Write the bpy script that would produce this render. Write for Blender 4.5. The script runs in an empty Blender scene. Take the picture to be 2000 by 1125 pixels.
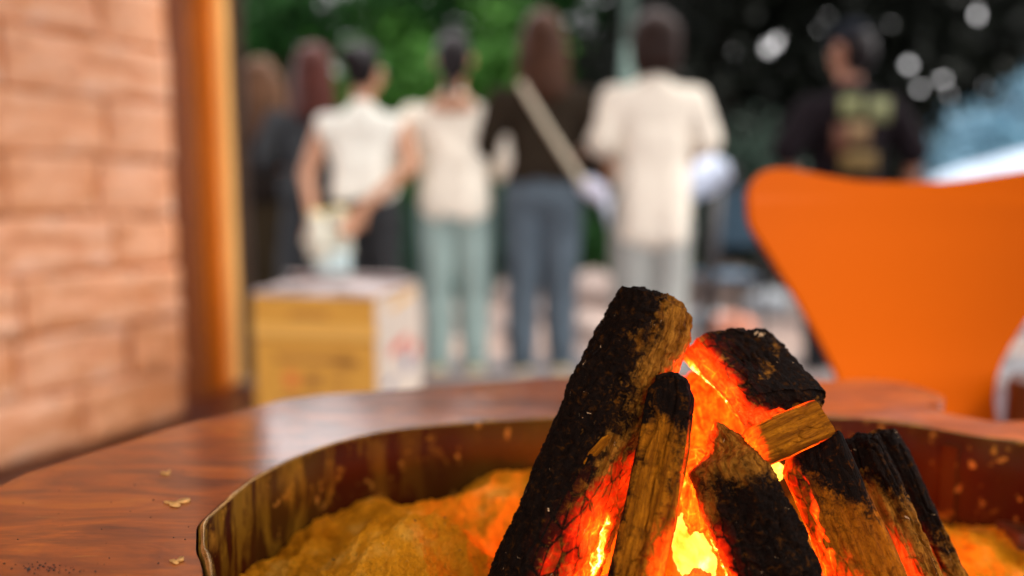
import bpy, bmesh, math, random
import numpy as np
from mathutils import Vector, Matrix
from mathutils.geometry import tessellate_polygon

random.seed(7)
RNG = np.random.default_rng(11)
sc = bpy.context.scene
COL = sc.collection
R = math.radians

# ---------------------------------------------------------------- camera
F_PX = 1444.0            # focal length in pixels of the 2000 px wide photograph
PITCH = R(6.4)
CAM_Z = 0.74
cam_d = bpy.data.cameras.new('camera')
cam_d.sensor_width = 36.0
cam_d.lens = F_PX / 2000 * 36.0
cam_d.clip_start = 0.02
cam_d.clip_end = 800
cam_d.dof.use_dof = True
cam_d.dof.focus_distance = 0.452
cam_d.dof.aperture_fstop = (cam_d.lens / 1000) / 0.0160
cam = bpy.data.objects.new('camera', cam_d)
cam.location = (0, 0, CAM_Z)
cam.rotation_euler = (R(90) - PITCH, 0, 0)
COL.objects.link(cam)
sc.camera = cam

# ---------------------------------------------------------------- sky, sun, exposure
SUN_EL, SUN_ROT = R(50), R(104)
world = bpy.data.worlds.new('World')
sc.world = world
world.use_nodes = True
wn = world.node_tree
wn.nodes.clear()
sky = wn.nodes.new('ShaderNodeTexSky')
sky.sky_type = 'NISHITA'
sky.sun_disc = False
sky.sun_elevation = SUN_EL
sky.sun_rotation = SUN_ROT
sky.air_density = 1.0
sky.dust_density = 3.0
sky.ozone_density = 1.0
bg = wn.nodes.new('ShaderNodeBackground')
bg.inputs['Strength'].default_value = 0.15
wo = wn.nodes.new('ShaderNodeOutputWorld')
# thin bright cloud over the whole sky
_tc = wn.nodes.new('ShaderNodeTexCoord'); _ns = wn.nodes.new('ShaderNodeTexNoise')
_ns.inputs['Scale'].default_value = 2.2; _ns.inputs['Detail'].default_value = 6
wn.links.new(_tc.outputs['Generated'], _ns.inputs['Vector'])
_rp = wn.nodes.new('ShaderNodeValToRGB')
_rp.color_ramp.elements[0].position = 0.35; _rp.color_ramp.elements[0].color = (0.70, 0.70, 0.70, 1)
_rp.color_ramp.elements[1].position = 0.62; _rp.color_ramp.elements[1].color = (0.97, 0.97, 0.97, 1)
wn.links.new(_ns.outputs['Fac'], _rp.inputs[0])
_mx = wn.nodes.new('ShaderNodeMix'); _mx.data_type = 'RGBA'
wn.links.new(_rp.outputs[0], _mx.inputs[0]); wn.links.new(sky.outputs[0], _mx.inputs[6])
_mx.inputs[7].default_value = (10.8, 10.4, 10.3, 1)
wn.links.new(_mx.outputs[2], bg.inputs[0])
wn.links.new(bg.outputs[0], wo.inputs[0])

sun_d = bpy.data.lights.new('sun', 'SUN')
sun_d.energy = 2.4
sun_d.angle = R(14)
sun_d.color = (1.0, 0.96, 0.88)
sun = bpy.data.objects.new('sun', sun_d)
sd = Vector((math.sin(SUN_ROT) * math.cos(SUN_EL), math.cos(SUN_ROT) * math.cos(SUN_EL), math.sin(SUN_EL)))
sun.rotation_euler = sd.to_track_quat('Z', 'Y').to_euler()
sun.location = (0, -2, 6)
COL.objects.link(sun)

vs = sc.view_settings
sc.display_settings.display_device = 'sRGB'
vs.view_transform = 'Standard'
vs.look = 'None'
vs.exposure = 0.88
vs.gamma = 1.0
vs.use_curve_mapping = False
sc.render.engine = 'CYCLES'
sc.cycles.use_denoising = True
sc.cycles.max_bounces = 8
sc.cycles.sample_clamp_indirect = 6.0
sc.cycles.use_adaptive_sampling = False

# ---------------------------------------------------------------- geometry helpers
_f = Vector((0, math.cos(PITCH), -math.sin(PITCH)))
_u = Vector((0, math.sin(PITCH), math.cos(PITCH)))
def ray(px, py):
    return Vector((1, 0, 0)) * ((px - 1000) / F_PX) + _u * (-(py - 562.5) / F_PX) + _f
def at_y(px, py, Y):
    d = ray(px, py)
    return Vector((0, 0, CAM_Z)) + d * (Y / d.y)
def at_z(px, py, Z):
    d = ray(px, py)
    return Vector((0, 0, CAM_Z)) + d * ((Z - CAM_Z) / d.z)

def tag(o, label=None, cat=None, group=None, kind=None):
    if label: o['label'] = label
    if cat: o['category'] = cat
    if group: o['group'] = group
    if kind: o['kind'] = kind
    return o
def link(name, me, mat=None, parent=None):
    o = bpy.data.objects.new(name, me)
    COL.objects.link(o)
    if mat is not None and len(me.materials) == 0:
        me.materials.append(mat)
    if parent is not None:
        o.parent = parent
    return o
def empty(name, loc, rz=0):
    o = bpy.data.objects.new(name, None)
    o.empty_display_size = 0.05
    o.location = loc
    o.rotation_euler = (0, 0, rz)
    COL.objects.link(o)
    return o
def mesh_np(name, V, F, smooth=True):
    me = bpy.data.meshes.new(name)
    me.from_pydata([tuple(v) for v in np.asarray(V, float).tolist()], [], F if isinstance(F, list) else np.asarray(F).tolist())
    if smooth:
        me.polygons.foreach_set('use_smooth', [True] * len(me.polygons))
    me.update()
    return me
def box_bm(bm, c, s, rot=None, bevel=0.0):
    r = bmesh.ops.create_cube(bm, size=1.0)
    vs_ = r['verts']
    for v in vs_:
        v.co = Vector((v.co.x * s[0], v.co.y * s[1], v.co.z * s[2]))
    if bevel > 0:
        es = list({e for v in vs_ for e in v.link_edges})
        rr = bmesh.ops.bevel(bm, geom=es, offset=bevel, segments=2, affect='EDGES', profile=0.6)
        vs_ = list({v for f in rr['faces'] for v in f.verts} | {v for v in vs_ if v.is_valid})
    M = Matrix.Translation(c)
    if rot is not None:
        M = M @ rot.to_4x4()
    bmesh.ops.transform(bm, matrix=M, verts=[v for v in vs_ if v.is_valid])
def bm_obj(name, bm, mat, parent=None, smooth=False):
    me = bpy.data.meshes.new(name)
    bmesh.ops.recalc_face_normals(bm, faces=bm.faces)
    bm.to_mesh(me); bm.free()
    if smooth:
        me.polygons.foreach_set('use_smooth', [True] * len(me.polygons))
    return link(name, me, mat, parent)
def box_obj(name, c, s, mat, parent=None, bevel=0.0, rz=0):
    bm = bmesh.new()
    box_bm(bm, Vector(c), s, Matrix.Rotation(rz, 3, 'Z') if rz else None, bevel)
    return bm_obj(name, bm, mat, parent)

# vectorised value noise
def _hash(ix, iy, iz, seed):
    h = (ix.astype(np.uint32) * np.uint32(374761393) + iy.astype(np.uint32) * np.uint32(668265263)
         + iz.astype(np.uint32) * np.uint32(2147483647) + np.uint32(seed * 144665 & 0xffffffff))
    h = (h ^ (h >> np.uint32(13))) * np.uint32(1274126177)
    h = h ^ (h >> np.uint32(16))
    h = h * np.uint32(2246822519)
    h = h ^ (h >> np.uint32(15))
    return h.astype(np.float64) / 2147483647.5 - 1.0
def noise(P, seed=0):
    P = np.asarray(P, float)
    i = np.floor(P).astype(np.int64)
    f = P - i
    f = f * f * f * (f * (f * 6 - 15) + 10)
    i = i.astype(np.int32).view(np.uint32)
    out = 0
    for dx in (0, 1):
        wx = f[:, 0] if dx else 1 - f[:, 0]
        for dy in (0, 1):
            wy = f[:, 1] if dy else 1 - f[:, 1]
            for dz in (0, 1):
                wz = f[:, 2] if dz else 1 - f[:, 2]
                out = out + wx * wy * wz * _hash(i[:, 0] + np.uint32(dx), i[:, 1] + np.uint32(dy), i[:, 2] + np.uint32(dz), seed)
    return out
def fbm(P, oct=4, seed=0, gain=0.5):
    P = np.asarray(P, float)
    a, s, o = 1.0, 0.0, 0
    for k in range(oct):
        o = o + a * noise(P * 2 ** k + 17.3 * k, seed + k)
        s += a; a *= gain
    return o / s
def sstep(a, b, x):
    t = np.clip((x - a) / (b - a), 0, 1)
    return t * t * (3 - 2 * t)

# ---------------------------------------------------------------- material helpers
class NT:
    def __init__(self, name):
        self.m = bpy.data.materials.new(name)
        self.m.use_nodes = True
        self.t = self.m.node_tree
        self.t.nodes.clear()
        self.out = self.t.nodes.new('ShaderNodeOutputMaterial')
        self.p = self.t.nodes.new('ShaderNodeBsdfPrincipled')
        self.t.links.new(self.p.outputs[0], self.out.inputs[0])
    def n(self, typ, **kw):
        nd = self.t.nodes.new(typ)
        for k, v in kw.items(): setattr(nd, k, v)
        return nd
    def l(self, a, b): self.t.links.new(a, b)
    def s(self, node, sock, val):
        if isinstance(val, bpy.types.NodeSocket): self.l(val, node.inputs[sock])
        else: node.inputs[sock].default_value = val
    def coord(self, kind='Object', scale=(1, 1, 1), attr=None):
        if attr:
            a = self.n('ShaderNodeAttribute', attribute_name=attr); o = a.outputs['Vector']
        else:
            a = self.n('ShaderNodeTexCoord'); o = a.outputs[kind]
        mp = self.n('ShaderNodeMapping'); mp.inputs['Scale'].default_value = scale
        self.l(o, mp.inputs[0])
        return mp.outputs[0]
    def noise(self, vec, scale, detail=4, rough=0.55, dist=0.0):
        nd = self.n('ShaderNodeTexNoise')
        self.l(vec, nd.inputs['Vector'])
        nd.inputs['Scale'].default_value = scale; nd.inputs['Detail'].default_value = detail
        nd.inputs['Roughness'].default_value = rough; nd.inputs['Distortion'].default_value = dist
        return nd.outputs['Fac']
    def vor(self, vec, scale, feature='F1'):
        nd = self.n('ShaderNodeTexVoronoi', feature=feature)
        self.l(vec, nd.inputs['Vector']); nd.inputs['Scale'].default_value = scale
        return nd.outputs['Distance']
    def ramp(self, fac, stops, interp='LINEAR'):
        r = self.n('ShaderNodeValToRGB'); r.color_ramp.interpolation = interp
        el = r.color_ramp.elements
        while len(el) < len(stops): el.new(0.5)
        for e, (p, c) in zip(el, stops):
            e.position = p
            if not isinstance(c, (tuple, list)): c = (c, c, c)
            e.color = (c[0], c[1], c[2], 1)
        self.s(r, 0, fac)
        return r.outputs[0]
    def mix(self, fac, a, b, mode='MIX'):
        m = self.n('ShaderNodeMix', data_type='RGBA', blend_type=mode)
        for idx, v in ((0, fac), (6, a), (7, b)):
            if isinstance(v, (tuple, list)): v = (v[0], v[1], v[2], 1)
            self.s(m, idx, v)
        return m.outputs[2]
    def math(self, op, a, b=0.0, clamp=False):
        m = self.n('ShaderNodeMath', operation=op, use_clamp=clamp)
        self.s(m, 0, a); self.s(m, 1, b)
        return m.outputs[0]
    def bump(self, h, dist=0.002, strength=0.6, nrm=None):
        b = self.n('ShaderNodeBump'); b.inputs['Distance'].default_value = dist; b.inputs['Strength'].default_value = strength
        self.l(h, b.inputs['Height'])
        if nrm is not None: self.l(nrm, b.inputs['Normal'])
        return b.outputs[0]
    def set(self, color=None, rough=None, normal=None, metallic=None, **kw):
        p = self.p
        if color is not None: self.s(p, 'Base Color', color if not isinstance(color, tuple) else (*color[:3], 1))
        if rough is not None: self.s(p, 'Roughness', rough)
        if normal is not None: self.l(normal, p.inputs['Normal'])
        if metallic is not None: self.s(p, 'Metallic', metallic)
        for k, v in kw.items(): self.s(p, k.replace('_', ' '), v)
        return self.m
def plain(name, c, rough=0.6, var=0.12, scale=30, bump=0.0, bdist=0.002, metallic=0.0, aniso=(1, 1, 1)):
    t = NT(name)
    v = t.coord('Object', aniso)
    f = t.noise(v, scale)
    lo = tuple(x * (1 - var) for x in c); hi = tuple(min(1, x * (1 + var)) for x in c)
    col = t.ramp(f, [(0.3, lo), (0.7, hi)])
    nrm = t.bump(f, bdist, bump) if bump else None
    return t.set(col, rough, nrm, metallic)

# ---------------------------------------------------------------- materials
def wood_mat(name, dark, light, scale=(1, 1, 1), rough=0.4, coat=0.0, bump=0.3, dist=0.0015):
    t = NT(name)
    v = t.coord('Object', scale)
    g = t.noise(v, 14, 8, 0.6, 0.8)
    g2 = t.noise(v, 60, 4, 0.6)
    col = t.ramp(g, [(0.3, dark), (0.52, tuple((a + b) / 2 for a, b in zip(dark, light))), (0.72, light)])
    col = t.mix(0.25, col, t.ramp(g2, [(0.3, dark), (0.7, light)]))
    return t.set(col, rough, t.bump(g2, dist, bump), Coat_Weight=coat, Coat_Roughness=0.15)

M = {}
# lacquered slab
t = NT('table_lacquered_wood')
v = t.coord('Object', (1, 3.5, 3.5))
warp = t.noise(t.coord('Object', (1, 1, 1)), 5, 3, 0.5)
g = t.noise(v, 9, 8, 0.6, 1.6)
fine = t.noise(t.coord('Object', (4, 34, 10)), 10, 5, 0.65, 0.3)
blot = t.noise(t.coord('Object', (1, 1, 1)), 22, 5, 0.6, 0.5)
col = t.ramp(g, [(0.28, (0.07, 0.010, 0.0)), (0.45, (0.21, 0.036, 0.0)), (0.6, (0.36, 0.072, 0.0)), (0.78, (0.54, 0.15, 0.001))])
col = t.mix(t.ramp(fine, [(0.40, 0.0), (0.75, 0.35)]), col, (0.07, 0.016, 0.003))
col = t.mix(t.ramp(blot, [(0.55, 0.0), (0.72, 0.65)]), col, (0.24, 0.035, 0.002))
col = t.mix(t.ramp(t.noise(t.coord('Object', (2, 22, 6)), 14, 3, 0.6, 0.4), [(0.66, 0.0), (0.72, 0.55)]), col, (0.36, 0.13, 0.02))
scr = t.noise(t.coord('Object', (3, 30, 3)), 6, 6, 0.7, 0.2)
n1 = t.bump(blot, 0.0006, 0.2)
n2 = t.bump(scr, 0.0002, 0.5, n1)
n3 = t.bump(t.noise(t.coord('Object'), 160, 4, 0.7), 0.00012, 0.4, n2)
rg = t.ramp(t.noise(t.coord('Object'), 16, 5, 0.65), [(0.35, 0.05), (0.7, 0.18)])
t.set(col, 0.5, n3, Coat_Weight=1.0, Coat_Roughness=rg, Coat_IOR=1.85, Specular_IOR_Level=0.2)
t.l(n3, t.p.inputs['Coat Normal'])
M['table'] = t.m
# hearth liner: dark patina with gold/green blotches
t = NT('hearth_liner_patina')
v = t.coord('Object', (1, 1, 0.75))
a = t.noise(v, 34, 5, 0.6, 0.6); b = t.noise(v, 13, 4, 0.5)
mottle = t.noise(v, 85, 4, 0.6)
dark = t.mix(b, (0.016, 0.0022, 0.0002), (0.060, 0.009, 0.0005))
olive = t.mix(t.ramp(t.noise(t.coord('Object', (1, 1, .5)), 7, 3), [(0.42, 0.0), (0.66, 0.6)]), dark, (0.070, 0.038, 0.002))
col = t.mix(t.ramp(a, [(0.60, 0.0), (0.72, 0.75)]), olive, (0.30, 0.12, 0.010))
col = t.mix(t.ramp(mottle, [(0.62, 0.0), (0.7, 0.7)]), col, (0.36, 0.15, 0.02))
sx_ = t.n('ShaderNodeSeparateXYZ'); t.l(t.coord('Object'), sx_.inputs[0])
lf = t.math('MULTIPLY', t.math('ADD', t.math('MULTIPLY', sx_.outputs[0], -1.0), -0.17), 6.0, True)
stk = t.noise(t.coord('Object', (1, 1, 0.22)), 60, 4, 0.6, 0.4)
col = t.mix(t.math('MULTIPLY', lf, t.ramp(stk, [(0.50, 0.0), (0.62, 0.75)])), col, (0.22, 0.10, 0.006))
M['liner'] = t.set(col, t.ramp(mottle, [(0.3, 0.5), (0.7, 0.75)]), t.bump(a, 0.003, 0.4), 0.0, Specular_IOR_Level=0.05)
M['lip'] = plain('worn_brass_lip', (0.30, 0.15, 0.03), 0.16, 0.45, 60, 0.5, 0.002, 0.6)
M['base_wood'] = wood_mat('table_base_wood', (0.04, 0.012, 0.005), (0.12, 0.04, 0.015))
# sand / ash
t = NT('hearth_ash_sand')
v = t.coord('Object')
a = t.noise(v, 26, 5, 0.6); g = t.noise(v, 700, 3, 0.7); gr = t.noise(v, 260, 4, 0.75)
col = t.ramp(a, [(0.3, (0.54, 0.16, 0.003)), (0.55, (0.80, 0.29, 0.012)), (0.75, (0.93, 0.46, 0.07))])
col = t.mix(t.ramp(gr, [(0.3, 0.45), (0.5, 0.0)]), col, (0.16, 0.06, 0.01))
col = t.mix(t.ramp(g, [(0.66, 0.0), (0.74, 0.6)]), col, (0.68, 0.46, 0.22))
spk = t.vor(v, 210)
col = t.mix(t.ramp(spk, [(0.035, 0.95), (0.075, 0.0)]), col, (0.02, 0.01, 0.005))
n1 = t.bump(gr, 0.006, 1.0)
M['sand'] = t.set(col, 0.95, t.bump(g, 0.002, 1.0, n1), Specular_IOR_Level=0.0)
# block wall
t = NT('rough_block_wall')
oi = t.n('ShaderNodeObjectInfo')
v = t.coord('Object', (1, 1, 2.2))
a = t.noise(v, 7, 5, 0.6); b = t.noise(v, 2.2, 3)
col = t.ramp(a, [(0.28, (0.64, 0.22, 0.075)), (0.5, (0.82, 0.38, 0.19)), (0.75, (0.90, 0.58, 0.40))])
col = t.mix(t.math('MULTIPLY', oi.outputs['Random'], 0.45), col, (0.70, 0.26, 0.07))
col = t.mix(t.ramp(b, [(0.55, 0.0), (0.75, 0.4)]), col, (0.80, 0.58, 0.45))
kn = t.vor(t.coord('Object', (1, 1, 1.4)), 6.5)
col = t.mix(t.ramp(kn, [(0.05, 0.85), (0.16, 0.0)]), col, (0.22, 0.06, 0.012))
M['block'] = t.set(col, 0.30, t.bump(a, 0.03, 0.7), Specular_IOR_Level=0.6)
M['mortar'] = plain('wall_joint', (0.42, 0.14, 0.04), 0.85, 0.2, 20)
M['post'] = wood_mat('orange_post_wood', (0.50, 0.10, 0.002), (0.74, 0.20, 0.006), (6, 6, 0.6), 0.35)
M['post_dark'] = wood_mat('shaded_trim_wood', (0.12, 0.028, 0.001), (0.26, 0.060, 0.003), (6, 6, 0.6), 0.4)  # recess shade is put into this darker copy of the post wood
M['strip'] = wood_mat('daylit_edge_wood', (0.70, 0.34, 0.09), (0.85, 0.48, 0.16), (6, 6, 0.6), 0.45)  # daylight on the post edge, put into a paler wood colour
M['track'] = plain('door_rail_dark', (0.045, 0.032, 0.028), 0.35, 0.2, 12, 0, 0, 0.3)
M['sill'] = plain('sill_weathered', (0.20, 0.16, 0.15), 0.5, 0.2, 12)
M['floorboard'] = wood_mat('floor_dark_red_wood', (0.035, 0.006, 0.003), (0.09, 0.018, 0.006), (1, 8, 1), 0.35)
M['lintel'] = wood_mat('lintel_wood', (0.16, 0.05, 0.01), (0.35, 0.12, 0.02), (0.6, 6, 6), 0.45)
M['chair'] = plain('orange_lacquer', (0.47, 0.080, 0.0), 0.40, 0.05, 500, 0.25, 0.0002)
M['chair'].node_tree.nodes['Principled BSDF'].inputs['Specular IOR Level'].default_value = 0.03
M['metal'] = plain('chrome_tube', (0.6, 0.6, 0.6), 0.2, 0.05, 20, 0, 0, 1.0)
M['rubber'] = plain('rubber_foot', (0.03, 0.03, 0.03), 0.7)

# ---------------------------------------------------------------- setting: ground, floor
t = NT('outdoor_ground')
v = t.coord('Object')
sep = t.n('ShaderNodeSeparateXYZ'); t.l(v, sep.inputs[0])
nb = t.noise(v, 1.6, 4, 0.6); nf = t.noise(v, 14, 5, 0.6)
edge = t.math('ADD', sep.outputs[1], t.math('MULTIPLY', nb, 1.2))
isg = t.ramp(t.math('MULTIPLY', t.math('SUBTRACT', edge, 4.35), 2.2, True), [(0.0, 0.0), (1.0, 1.0)])
asph = t.ramp(nf, [(0.3, (0.07, 0.074, 0.082)), (0.7, (0.13, 0.135, 0.148))])
tan = t.ramp(nb, [(0.32, (0.10, 0.08, 0.075)), (0.5, (0.22, 0.155, 0.13)), (0.68, (0.36, 0.26, 0.21))])
col = t.mix(isg, asph, tan)
M['ground'] = t.set(col, 0.9, t.bump(nf, 0.02, 0.5))
GZ = -0.10
g = box_obj('ground', (0, 0, GZ - 0.25), (900, 900, 0.5), M['ground'])
tag(g, kind='structure')
fl = box_obj('floor', (0.1, 0.92, -0.035), (5.2, 4.5, 0.03), M['track'])
tag(fl, kind='structure')
for k in range(30):
    y = -1.3 + 0.15 * k
    if y > 3.1: break
    box_obj('floor_board', (0.1, y + 0.001 * (k % 3), -0.01 + 0.0012 * ((k * 7) % 3 - 1)), (5.18, 0.146, 0.02), M['floorboard'], fl, 0.002)

# ---------------------------------------------------------------- block wall on the left
wall = empty('wall', (0, 0, 0)); tag(wall, kind='structure')
WE = at_y(338, 400, 2.5); WE.z = 0
wdir = Vector((-900 / F_PX, -1, 0)).normalized()         # from the far end toward the camera side
wn_ = Vector((-wdir.y, wdir.x, 0))
if wn_.x < 0: wn_ = -wn_                                   # faces the room
wang = math.atan2(wdir.y, wdir.x)
def block_mesh(seed, W, H, D):
    nx, nz = 30, 14
    xs = np.linspace(0, 1, nx); zs = np.linspace(0, 1, nz)
    X, Z = np.meshgrid(xs, zs, indexing='ij')
    X = X.ravel(); Z = Z.ravel()
    ed = np.minimum(np.minimum(X * W, (1 - X) * W), np.minimum(Z * H, (1 - Z) * H))
    rnd = 0.012 * sstep(0, 0.03, ed)
    P = np.stack([X * W, Z * H, np.full_like(X, seed * 3.1)], 1)
    d = rnd + 0.016 * fbm(P * 9, 4, seed) + 0.008 * (1 - np.abs(noise(P * np.array([7, 24, 1]), seed + 5)) * 2)
    jx = 0.006 * noise(P * 20, seed + 9)
    V = np.stack([X * W + jx * sstep(0, .02, ed), d * -1, Z * H], 1)
    F = []
    for i in range(nx - 1):
        for j in range(nz - 1):
            F.append((i * nz + j, (i + 1) * nz + j, (i + 1) * nz + j + 1, i * nz + j + 1))
    base = len(V)
    # sides back to depth D
    ring = [i * nz for i in range(nx)] + [(nx - 1) * nz + j for j in range(1, nz)] + [i * nz + nz - 1 for i in range(nx - 2, -1, -1)] + [j for j in range(nz - 2, 0, -1)]
    B = V[ring].copy(); B[:, 1] = D
    V = np.vstack([V, B])
    n = len(ring)
    for k in range(n):
        F.append((ring[(k + 1) % n], ring[k], base + k, base + (k + 1) % n))
    me = mesh_np('block', V, F)
    me.materials.append(M['block'])
    return me
BH = 0.176
variants = {}
def get_block(W, s):
    key = (round(W, 2), s)
    if key not in variants: variants[key] = block_mesh(s + int(W * 100), W - 0.007, BH - 0.006, 0.05)
    return variants[key]
rw = random.Random(3)
Mw = Matrix.Translation(WE) @ Matrix.Rotation(wang, 4, 'Z')
# local: +x along the wall toward camera, front is the side facing the room
side = 1 if (Matrix.Rotation(wang, 3, 'Z') @ Vector((0, -1, 0))).dot(wn_) > 0 else -1
for r_ in range(14):
    x = 0.0
    first = True
    while x < 2.6:
        W = rw.choice([0.26, 0.34, 0.42, 0.50])
        if first and r_ % 2: W = rw.choice([0.18, 0.22])
        first = False
        o = link('block', get_block(W, rw.randrange(3)), None, wall)
        off = rw.uniform(-0.008, 0.008)
        if side > 0:
            o.matrix_world = Mw @ Matrix.Translation((x, -off, 0.01 + r_ * BH))
        else:
            o.matrix_world = Mw @ Matrix.Translation((x + W - 0.012, off, 0.01 + r_ * BH)) @ Matrix.Rotation(math.pi, 4, 'Z')
        x += W
bm = bmesh.new(); box_bm(bm, Vector((1.3, side * 0.078, 1.25)), (2.56, 0.14, 2.5))
o = bm_obj('wall_core', bm, M['mortar'], wall); o.matrix_world = Mw

# ---------------------------------------------------------------- door opening: posts, daylit edge strip, rail, lintel
door = empty('doorway', (at_y(400, 400, 2.95).x, 2.95, 0)); tag(door, kind='structure')
def ppost(name, px0, px1, Y, depth, mat, z0=0.0, z1=2.5, bevel=0.003):
    a = at_y(px0, 400, Y).x; b = at_y(px1, 400, Y).x
    o = box_obj(name, ((a + b) / 2 - door.location.x, Y + depth / 2 - door.location.y, (z0 + z1) / 2), (b - a, depth, z1 - z0), mat, door, bevel)
    return o
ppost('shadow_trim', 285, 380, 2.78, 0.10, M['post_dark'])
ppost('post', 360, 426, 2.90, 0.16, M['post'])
ppost('lit_edge_strip', 427, 447, 2.93, 0.10, M['strip'], 0.022)
ppost('door_rail', 448, 481, 3.0, 0.05, M['track'], 0.03)
box_obj('sill', (1.9, 0.12, -0.03), (4.4, 0.16, 0.10), M['sill'], door, 0.004)
box_obj('lintel', (1.95, 0.06, 2.42), (4.8, 0.2, 0.22), M['lintel'], door, 0.004)
box_obj('far_post', (4.05, 0.06, 1.155), (0.14, 0.16, 2.305), M['post'], door, 0.003)

shade_roof = box_obj('shade_roof', (-0.25, 0.62, 2.58), (4.3, 3.3, 0.08), M['lintel']); tag(shade_roof, kind='structure')  # unseen, added to shade the pit and kept short of the people
for k in range(8):
    box_obj('rafter', (-2.2 + 0.56 * k, 1.02, 2.505), (0.07, 3.9, 0.07), M['lintel'], shade_roof)

# ---------------------------------------------------------------- hearth table
TZ = 0.54
def closed_spline(pts, n_per=8):
    out = []
    N = len(pts)
    for i in range(N):
        p0, p1, p2, p3 = pts[i - 1], pts[i], pts[(i + 1) % N], pts[(i + 2) % N]
        for k in range(n_per):
            t_ = k / n_per
            out.append(0.5 * ((2 * p1) + (p2 - p0) * t_ + (2 * p0 - 5 * p1 + 4 * p2 - p3) * t_ ** 2 + (3 * p1 - p0 - 3 * p2 + p3) * t_ ** 3))
    return out
outer_px = [(-330, 1180), (0, 950), (120, 903), (230, 868), (330, 838), (430, 812), (500, 795), (560, 780), (640, 770), (750, 763), (850, 755), (1000, 744), (1100, 735),
            (1250, 733), (1450, 737), (1620, 743), (1700, 741), (1770, 750), (1825, 766), (1844, 776), (1838, 785), (1806, 789), (1850, 806), (1900, 815), (1950, 823), (2010, 822), (2120, 836), (2300, 890), (2600, 1080)]
def at_top(px, py):
    # the slab rises very slightly away from the camera
    z = TZ
    for _ in range(4):
        p = at_z(px, py, z); z = TZ + 0.05 * (p.y - 0.5)
    return at_z(px, py, z)
def top_z(x, y): return TZ + 0.05 * (y - 0.5)
outer = [at_top(px, py) for px, py in outer_px] + [Vector((0.86, 0.30, TZ)), Vector((0.72, 0.10, TZ)), Vector((0.3, 0.05, TZ)), Vector((-0.15, 0.06, TZ)), Vector((-0.42, 0.14, TZ)), Vector((-0.50, 0.26, TZ))]
for p in outer: p.z = top_z(p.x, p.y)
outer = closed_spline(outer, 6)
hole_px = [(410, 1200), (392, 1125), (387, 1065), (395, 1020), (432, 980), (500, 932), (570, 896), (650, 866), (740, 846), (850, 832), (1000, 822), (1150, 815), (1400, 813), (1620, 816), (1750, 826),
           (1850, 843), (1920, 855), (2000, 866), (2150, 895), (2330, 970), (2400, 1080)]
hole = [at_top(px, py) for px, py in hole_px] + [Vector((0.42, 0.30, TZ)), Vector((0.30, 0.235, TZ)), Vector((0.12, 0.215, TZ)), Vector((-0.05, 0.235, TZ)), Vector((-0.15, 0.30, TZ))]
for p in hole: p.z = top_z(p.x, p.y)
hole = closed_spline(hole, 6)
rj = random.Random(5)
hn = np.array([[p.x * 40, p.y * 40, 0] for p in hole]); jit = fbm(hn, 3, 4) * 0.0025
hc = Vector((0.13, 0.48, TZ))
hole = [p + Vector((p.x - hc.x, p.y - hc.y, 0)).normalized() * float(j) for p, j in zip(hole, jit)]
on = np.array([[p.x * 14, p.y * 14, 0] for p in outer]); jit = fbm(on, 3, 8) * 0.004
outer = [p + Vector((p.x - hc.x, p.y - hc.y, 0)).normalized() * float(j) for p, j in zip(outer, jit)]

table = empty('hearth_table', (0.12, 0.45, 0))
tag(table, 'low live edge wooden hearth table with glossy red brown slab around an ash pit', 'table')
T0 = Vector(table.location)
tris = tessellate_polygon([outer, hole])
allp = outer + hole
bm = bmesh.new()
vv = [bm.verts.new(p - T0) for p in allp]
for tri in tris:
    try: bm.faces.new([vv[i] for i in tri])
    except ValueError: pass
bmesh.ops.recalc_face_normals(bm, faces=bm.faces)
if sum(f.normal.z for f in bm.faces) < 0: bmesh.ops.reverse_faces(bm, faces=bm.faces)
r_ = bmesh.ops.extrude_face_region(bm, geom=list(bm.faces))
low = [e for e in r_['geom'] if isinstance(e, bmesh.types.BMVert)]
for v_ in low: v_.co.z -= 0.062
slab = bm_obj('slab', bm, M['table'], table)
mb = slab.modifiers.new('bevel', 'BEVEL'); mb.width = 0.005; mb.segments = 4; mb.limit_method = 'ANGLE'; mb.angle_limit = R(50)
slab.data.polygons.foreach_set('use_smooth', [True] * len(slab.data.polygons))
mw = slab.modifiers.new('wn', 'WEIGHTED_NORMAL')
# liner wall
def offset_loop(loop, d):
    N = len(loop); out = []
    for i in range(N):
        tg = (loop[(i + 1) % N] - loop[i - 1]).normalized()
        nn = Vector((-tg.y, tg.x, 0))
        if nn.dot(hc - loop[i]) < 0: nn = -nn
        out.append(loop[i] + nn * d)
    return out
L0, L1_ = offset_loop(hole, 0.0015), offset_loop(hole, 0.0065)
bm = bmesh.new()
N = len(hole); rows = []
zs = [0.0015, -0.03, -0.06, -0.09, -0.13, -0.17]
def loopverts(lp, z, amp, seed):
    js = noise(np.array([[p.x * 30, p.y * 30, z * 30] for p in lp]), seed) * amp
    return [bm.verts.new(Vector((p.x, p.y, p.z + z)) + Vector((hc.x - p.x, hc.y - p.y, 0)).normalized() * float(j) - T0) for p, j in zip(lp, js)]
rows.append(loopverts(L0, zs[-1], 0, 2)); rows.append(loopverts(L0, zs[0], 0, 2))
for z in zs: rows.append(loopverts(L1_, z, 0.0035 if z < 0 else 0.0, 6))
for a_, b_ in zip(rows[:-1], rows[1:]):
    for i in range(N): bm.faces.new((a_[i], a_[(i + 1) % N], b_[(i + 1) % N], b_[i]))
bm_obj('liner', bm, M['liner'], table, True)
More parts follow.
